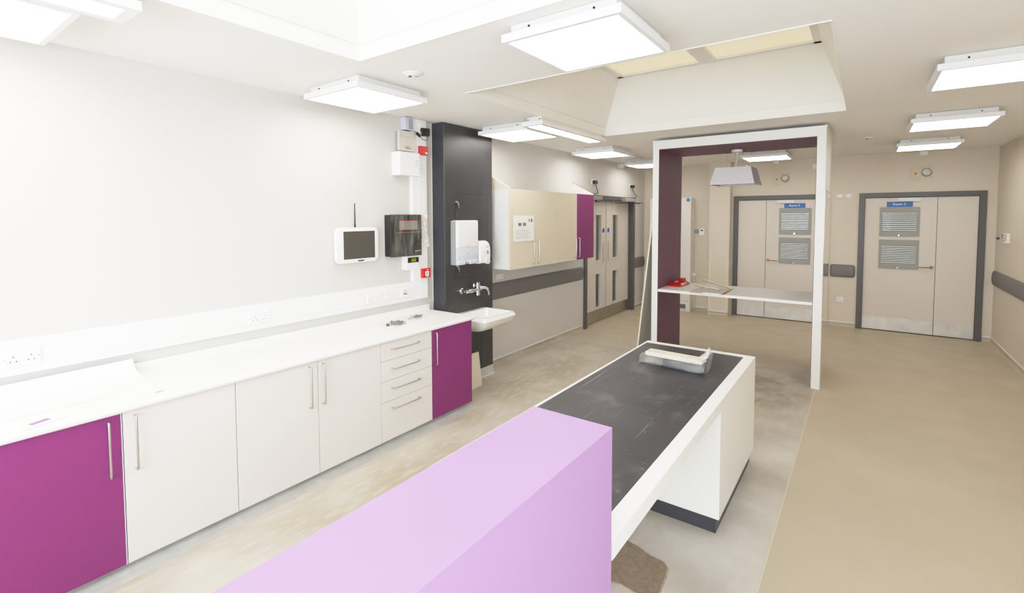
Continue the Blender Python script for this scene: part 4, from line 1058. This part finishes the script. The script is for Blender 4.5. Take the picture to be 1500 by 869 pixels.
# wrapped item on the desk
t = thing('wrapped_parcel', 'long dark metal part in a crumpled clear plastic bag on the desk', 'parcel', (2.55, 3.28, KZ))
ang = math.atan2(2.923 - 2.944, 2.82 - 2.438); A0 = Vector((2.34, 3.228, KZ + .001))
def W(u, v, z):
    u, v, z = u * 1.093, v * 1.093, z * 1.093
    return A0 + Vector((math.cos(ang) * u - math.sin(ang) * v, math.sin(ang) * u + math.cos(ang) * v, z))
DGREY = mat('dark_wrapped_metal', (44, 48, 54), .4, var=.3, scale=25)
m = MB(); bm = bmesh.new(); bmesh.ops.create_cube(bm, size=1)
for v in bm.verts: v.co = W(.14 + (v.co.x + .5) * .235, .004 + (v.co.y + .5) * .075, (v.co.z + .5) * .052 * (1 + .2 * (v.co.x)))
m.add(bm); m.build('dark_part', DGREY, t)
m = MB(); bm = bmesh.new(); bmesh.ops.create_cube(bm, size=1)
for v in bm.verts: v.co = W(.02 + (v.co.x + .5) * .35, .02 + (v.co.y + .5) * .085, .054 + (v.co.z + .5) * .022)
m.add(bm); m.build('cream_strip', OFFCUT, t)
bm = bmesh.new(); nu, nv = 26, 22; R = []
for i in range(nu + 1):
    u = i / nu; ring = []
    hh = .078 + .008 * math.sin(u * 9) + (.085 * max(0, (u - .84) / .16) ** 1.3) - .02 * max(0, .12 - u) / .12
    for k in range(nv):
        a = 2 * PI * k / nv
        cy = .055 + (.062 + .006 * math.sin(7 * u + k)) * math.copysign(abs(math.cos(a)) ** .55, math.cos(a))
        cz = hh / 2 + hh / 2 * math.copysign(abs(math.sin(a)) ** .55, math.sin(a))
        j = .0012
        ring.append(bm.verts.new(W(-.01 + u * .41 + .014 * math.sin(a) * (u > .9), cy + random.uniform(-j, j), max(.001, cz + random.uniform(-j, j)))))
    R.append(ring)
for a, b in zip(R, R[1:]):
    for k in range(nv): bm.faces.new((a[k], a[(k + 1) % nv], b[(k + 1) % nv], b[k]))
bm.faces.new(R[0][::-1])
MB().add(bm).build('plastic_bag', FILMW, t, True)
bm = bmesh.new(); V = []
for i in range(13):
    row = []
    for j in range(9):
        u, v = i / 12, j / 8
        row.append(bm.verts.new(W(.30 + .10 * u, .10 - .09 * v * (1 - .4 * u) + .006 * math.sin(9 * u + 5 * v), .055 + .105 * u ** 1.5 * (1 - abs(v - .45)) + .006 * math.sin(13 * v + 4 * u))))
    V.append(row)
for i in range(12):
    for j in range(8): bm.faces.new((V[i][j], V[i + 1][j], V[i + 1][j + 1], V[i][j + 1]))
MB().add(bm).build('bag_end_flap', FILMC, t, True)

# mortar patch on the floor
t = thing('mortar_patch', 'irregular brown mortar patch on the floor beside the desk', 'floor patch', (2.62, 2.3, 0))
def blob(sc, z0, z1, seed):
    rnd = random.Random(seed); pts = []
    base = [(2.40, 2.15), (2.55, 2.135), (2.66, 2.165), (2.76, 2.15), (2.83, 2.19), (2.825, 2.30), (2.81, 2.40), (2.775, 2.44), (2.70, 2.445), (2.62, 2.475), (2.55, 2.49), (2.44, 2.48), (2.38, 2.42), (2.36, 2.30), (2.365, 2.2)]
    c = Vector((2.6, 2.31)); n = len(base)
    for i in range(n):
        for k in range(9):
            p = Vector(base[i]).lerp(Vector(base[(i + 1) % n]), k / 9)
            p = c + (p - c) * (sc + rnd.uniform(-.016, .016)); pts.append((p.x, p.y))
    return pts
MB().prism(blob(1.01, 0, 0, 3), 2, .0002, .0025).build('rim', MORTARE, t)
MB().prism(blob(.975, 0, 0, 5), 2, .0025, .005).build('fill', MORTAR, t)

# ------------------------------------------------------------------ things on the worktop
ZW = .8585
def fixings(name, label, cx, cy, lx, ly, n, seed, ball=False):
    rnd = random.Random(seed); t = thing(name, label, 'bag of fixings', (cx, cy, ZW), 'small bags of metal fixings on the worktop')
    m = MB()
    for k in range(n):
        x, y = cx + rnd.gauss(0, lx), cy + rnd.gauss(0, ly); a = rnd.uniform(0, PI); l = rnd.uniform(.007, .013); z = ZW + rnd.uniform(.004, .024)
        dx, dy = l * math.cos(a), l * math.sin(a); dz = rnd.uniform(-.003, .003)
        m.cyl((x - dx, y - dy, z - dz), (x + dx, y + dy, z + dz), .0032, n=6); m.cyl((x + dx, y + dy, z + dz), (x + dx * 1.15, y + dy * 1.15, z + dz), .0045, n=6)
    o = m.build('screws', METALBITS, t); o['kind'] = 'stuff'
    bm = bmesh.new(); V = []
    for i in range(13):
        row = []
        for j in range(13):
            u, v = i / 6 - 1, j / 6 - 1
            b = max(0, 1 - (u * u + v * v) * .7)
            row.append(bm.verts.new((cx + u * (lx * 2.4 + .025), cy + v * (ly * 2.4 + .03), ZW + .002 + .024 * b + rnd.uniform(0, .004))))
        V.append(row)
    for i in range(12):
        for j in range(12): bm.faces.new((V[i][j], V[i + 1][j], V[i + 1][j + 1], V[i][j + 1]))
    MB().add(bm).build('clear_bag', BAGF, t, True)
    return t
BAGF = film_mat('thin_bag_film', (240, 234, 226), .03, .28, (30, 30, 30))
fixings('fixings_bag', 'larger clear bag of metal fixings, nearer the viewer, on the worktop', .30, 2.815, .030, .026, 90, 2)
fixings('fixings_bag', 'smaller clear bag of metal fixings nearer the basin on the worktop', .235, 3.085, .017, .032, 44, 5)
tag(MB().cyl((.275, 2.714, ZW + .012), (.296, 2.732, ZW + .012), .012, n=12).build('dark_cap', DARK), 'small dark metal cap left of the larger bag of fixings', 'cap')
t = thing('drawing_sheets', 'white drawing sheets leaning over the upstand at the near end of the worktop', 'paper', (.2, .65, ZW))
bm = bmesh.new(); V = []
for i in range(9):
    y = .26 + i / 8 * .74
    row = [bm.verts.new(p) for p in ((.028 + .002 * math.sin(i), y, .948 - .010 * (8 - i) / 8), (.06, y + .002, .900), (.11, y + .004, .872), (.22, y + .008, .8625), (.38, y + .012, .8596))]
    V.append(row)
for i in range(8):
    for j in range(4): bm.faces.new((V[i][j], V[i + 1][j], V[i + 1][j + 1], V[i][j + 1]))
MB().add(bm).build('top_sheet', SHEET, t, True)
m = MB()
for k in range(5): m.box(.25 + k * .028, .252 + k * .028, .82 - .03 * k, .96 - .01 * k, .8632, .8634)
m.build('faint_print', mat('faint_print', (214, 208, 202), .8), t)
t = thing('open_booklet', 'white booklet with a small purple picture near the worktop front edge', 'booklet', (.51, .49, ZW))
M = Matrix.Translation((.525, .49, ZW + .0005)) @ Matrix.Rotation(.35, 4, 'Z')
MB().box(-.07, .055, -.09, .10, 0, .004, .001, 1, M).build('pages', SHEET, t)
MB().box(-.005, .03, -.03, .045, .004, .0045, 0, 1, M).build('picture', PAGECOL, t)
M = Matrix.Translation((.45, .91, ZW + .0003)) @ Matrix.Rotation(.2, 4, 'Z')
t = thing('loose_leaflet', 'thin white leaflet with a tiny dark stamp on the worktop', 'leaflet', (.45, .91, ZW))
MB().box(-.11, .10, -.07, .085, 0, .0012, 0, 1, M).build('page', SHEET, t)
MB().box(.075, .092, .03, .07, .0012, .0016, 0, 1, M).build('dark_stamp', GREYTXT, t)

# ------------------------------------------------------------------ light
w = bpy.data.worlds.new('World'); bpy.context.scene.world = w; w.use_nodes = True
nt = w.node_tree; bg = nt.nodes['Background']; bg.inputs['Color'].default_value = (.80, .90, 1., 1); bg.inputs['Strength'].default_value = 2.5
L = bpy.data.lights.new('daylight_fill_rear', 'AREA'); L.shape = 'RECTANGLE'; L.size = 3.6; L.size_y = 1.4; L.energy = 270; L.color = (.84, .92, 1.)  # added daylight fill outside the unseen rear window
o = bpy.data.objects.new('daylight_fill_rear', L); COL.objects.link(o); o.location = (2.5, YF - .2, 1.65); o.rotation_euler = (PI / 2, 0, 0)
L = bpy.data.lights.new('daylight_fill_side', 'AREA'); L.shape = 'RECTANGLE'; L.size = 2.6; L.size_y = 1.2; L.energy = 110; L.color = (.84, .92, 1.)  # added daylight fill outside the unseen side window
o = bpy.data.objects.new('daylight_fill_side', L); COL.objects.link(o); o.location = (XR + .2, -.5, 1.72); o.rotation_euler = (PI / 2, 0, PI / 2)
L = bpy.data.lights.new('corridor_fill', 'POINT'); L.energy = 3.5; L.shadow_soft_size = .2; L.color = (1, .93, .8)  # added unseen fill that keeps the corridor dimly lit
o = bpy.data.objects.new('corridor_fill', L); COL.objects.link(o); o.location = (-.9, 8.2, 2.4)

# ------------------------------------------------------------------ camera
yaw, pitch, roll = map(math.radians, (-35.918, -2.803, -.155))
F = Vector((math.sin(yaw) * math.cos(pitch), math.cos(yaw) * math.cos(pitch), math.sin(pitch)))
R = Vector((math.cos(yaw), -math.sin(yaw), 0)); U = R.cross(F)
c, s = math.cos(roll), math.sin(roll)
R2, U2 = R * c + U * s, U * c - R * s
cam = bpy.data.cameras.new('camera'); cam.sensor_fit = 'HORIZONTAL'; cam.sensor_width = 36; cam.lens = 713.234 / 1500 * 36
cam.shift_x = 0; cam.shift_y = -(434.5 - 351.308) / 1500; cam.clip_start = .02
co = bpy.data.objects.new('camera', cam); COL.objects.link(co)
co.matrix_world = Matrix(((R2.x, U2.x, -F.x, 3.574), (R2.y, U2.y, -F.y, 0), (R2.z, U2.z, -F.z, 1.8), (0, 0, 0, 1)))
sc = bpy.context.scene; sc.camera = co
sc.view_settings.view_transform = 'Standard'; sc.view_settings.look = 'None'; sc.view_settings.exposure = 0; sc.view_settings.gamma = 1
sc.cycles.max_bounces = 10; sc.cycles.diffuse_bounces = 6; sc.cycles.sample_clamp_indirect = 6

# soft highlight shoulder, like the photograph's processing
vs = sc.view_settings; vs.use_curve_mapping = True
cm = vs.curve_mapping; cm.extend = 'HORIZONTAL'; cm.use_clip = True
cm.white_level = (3., 3., 3.)
cv = cm.curves[3]
cv.points[0].location = (0, .002); cv.points[1].location = (1, 1)
for x, y in ((.15, .16), (.3, .315), (.5, .51), (.75, .70), (1.1, .85), (1.6, .945), (2.2, .99)): cv.points.new(x / 3, y)
cm.update()
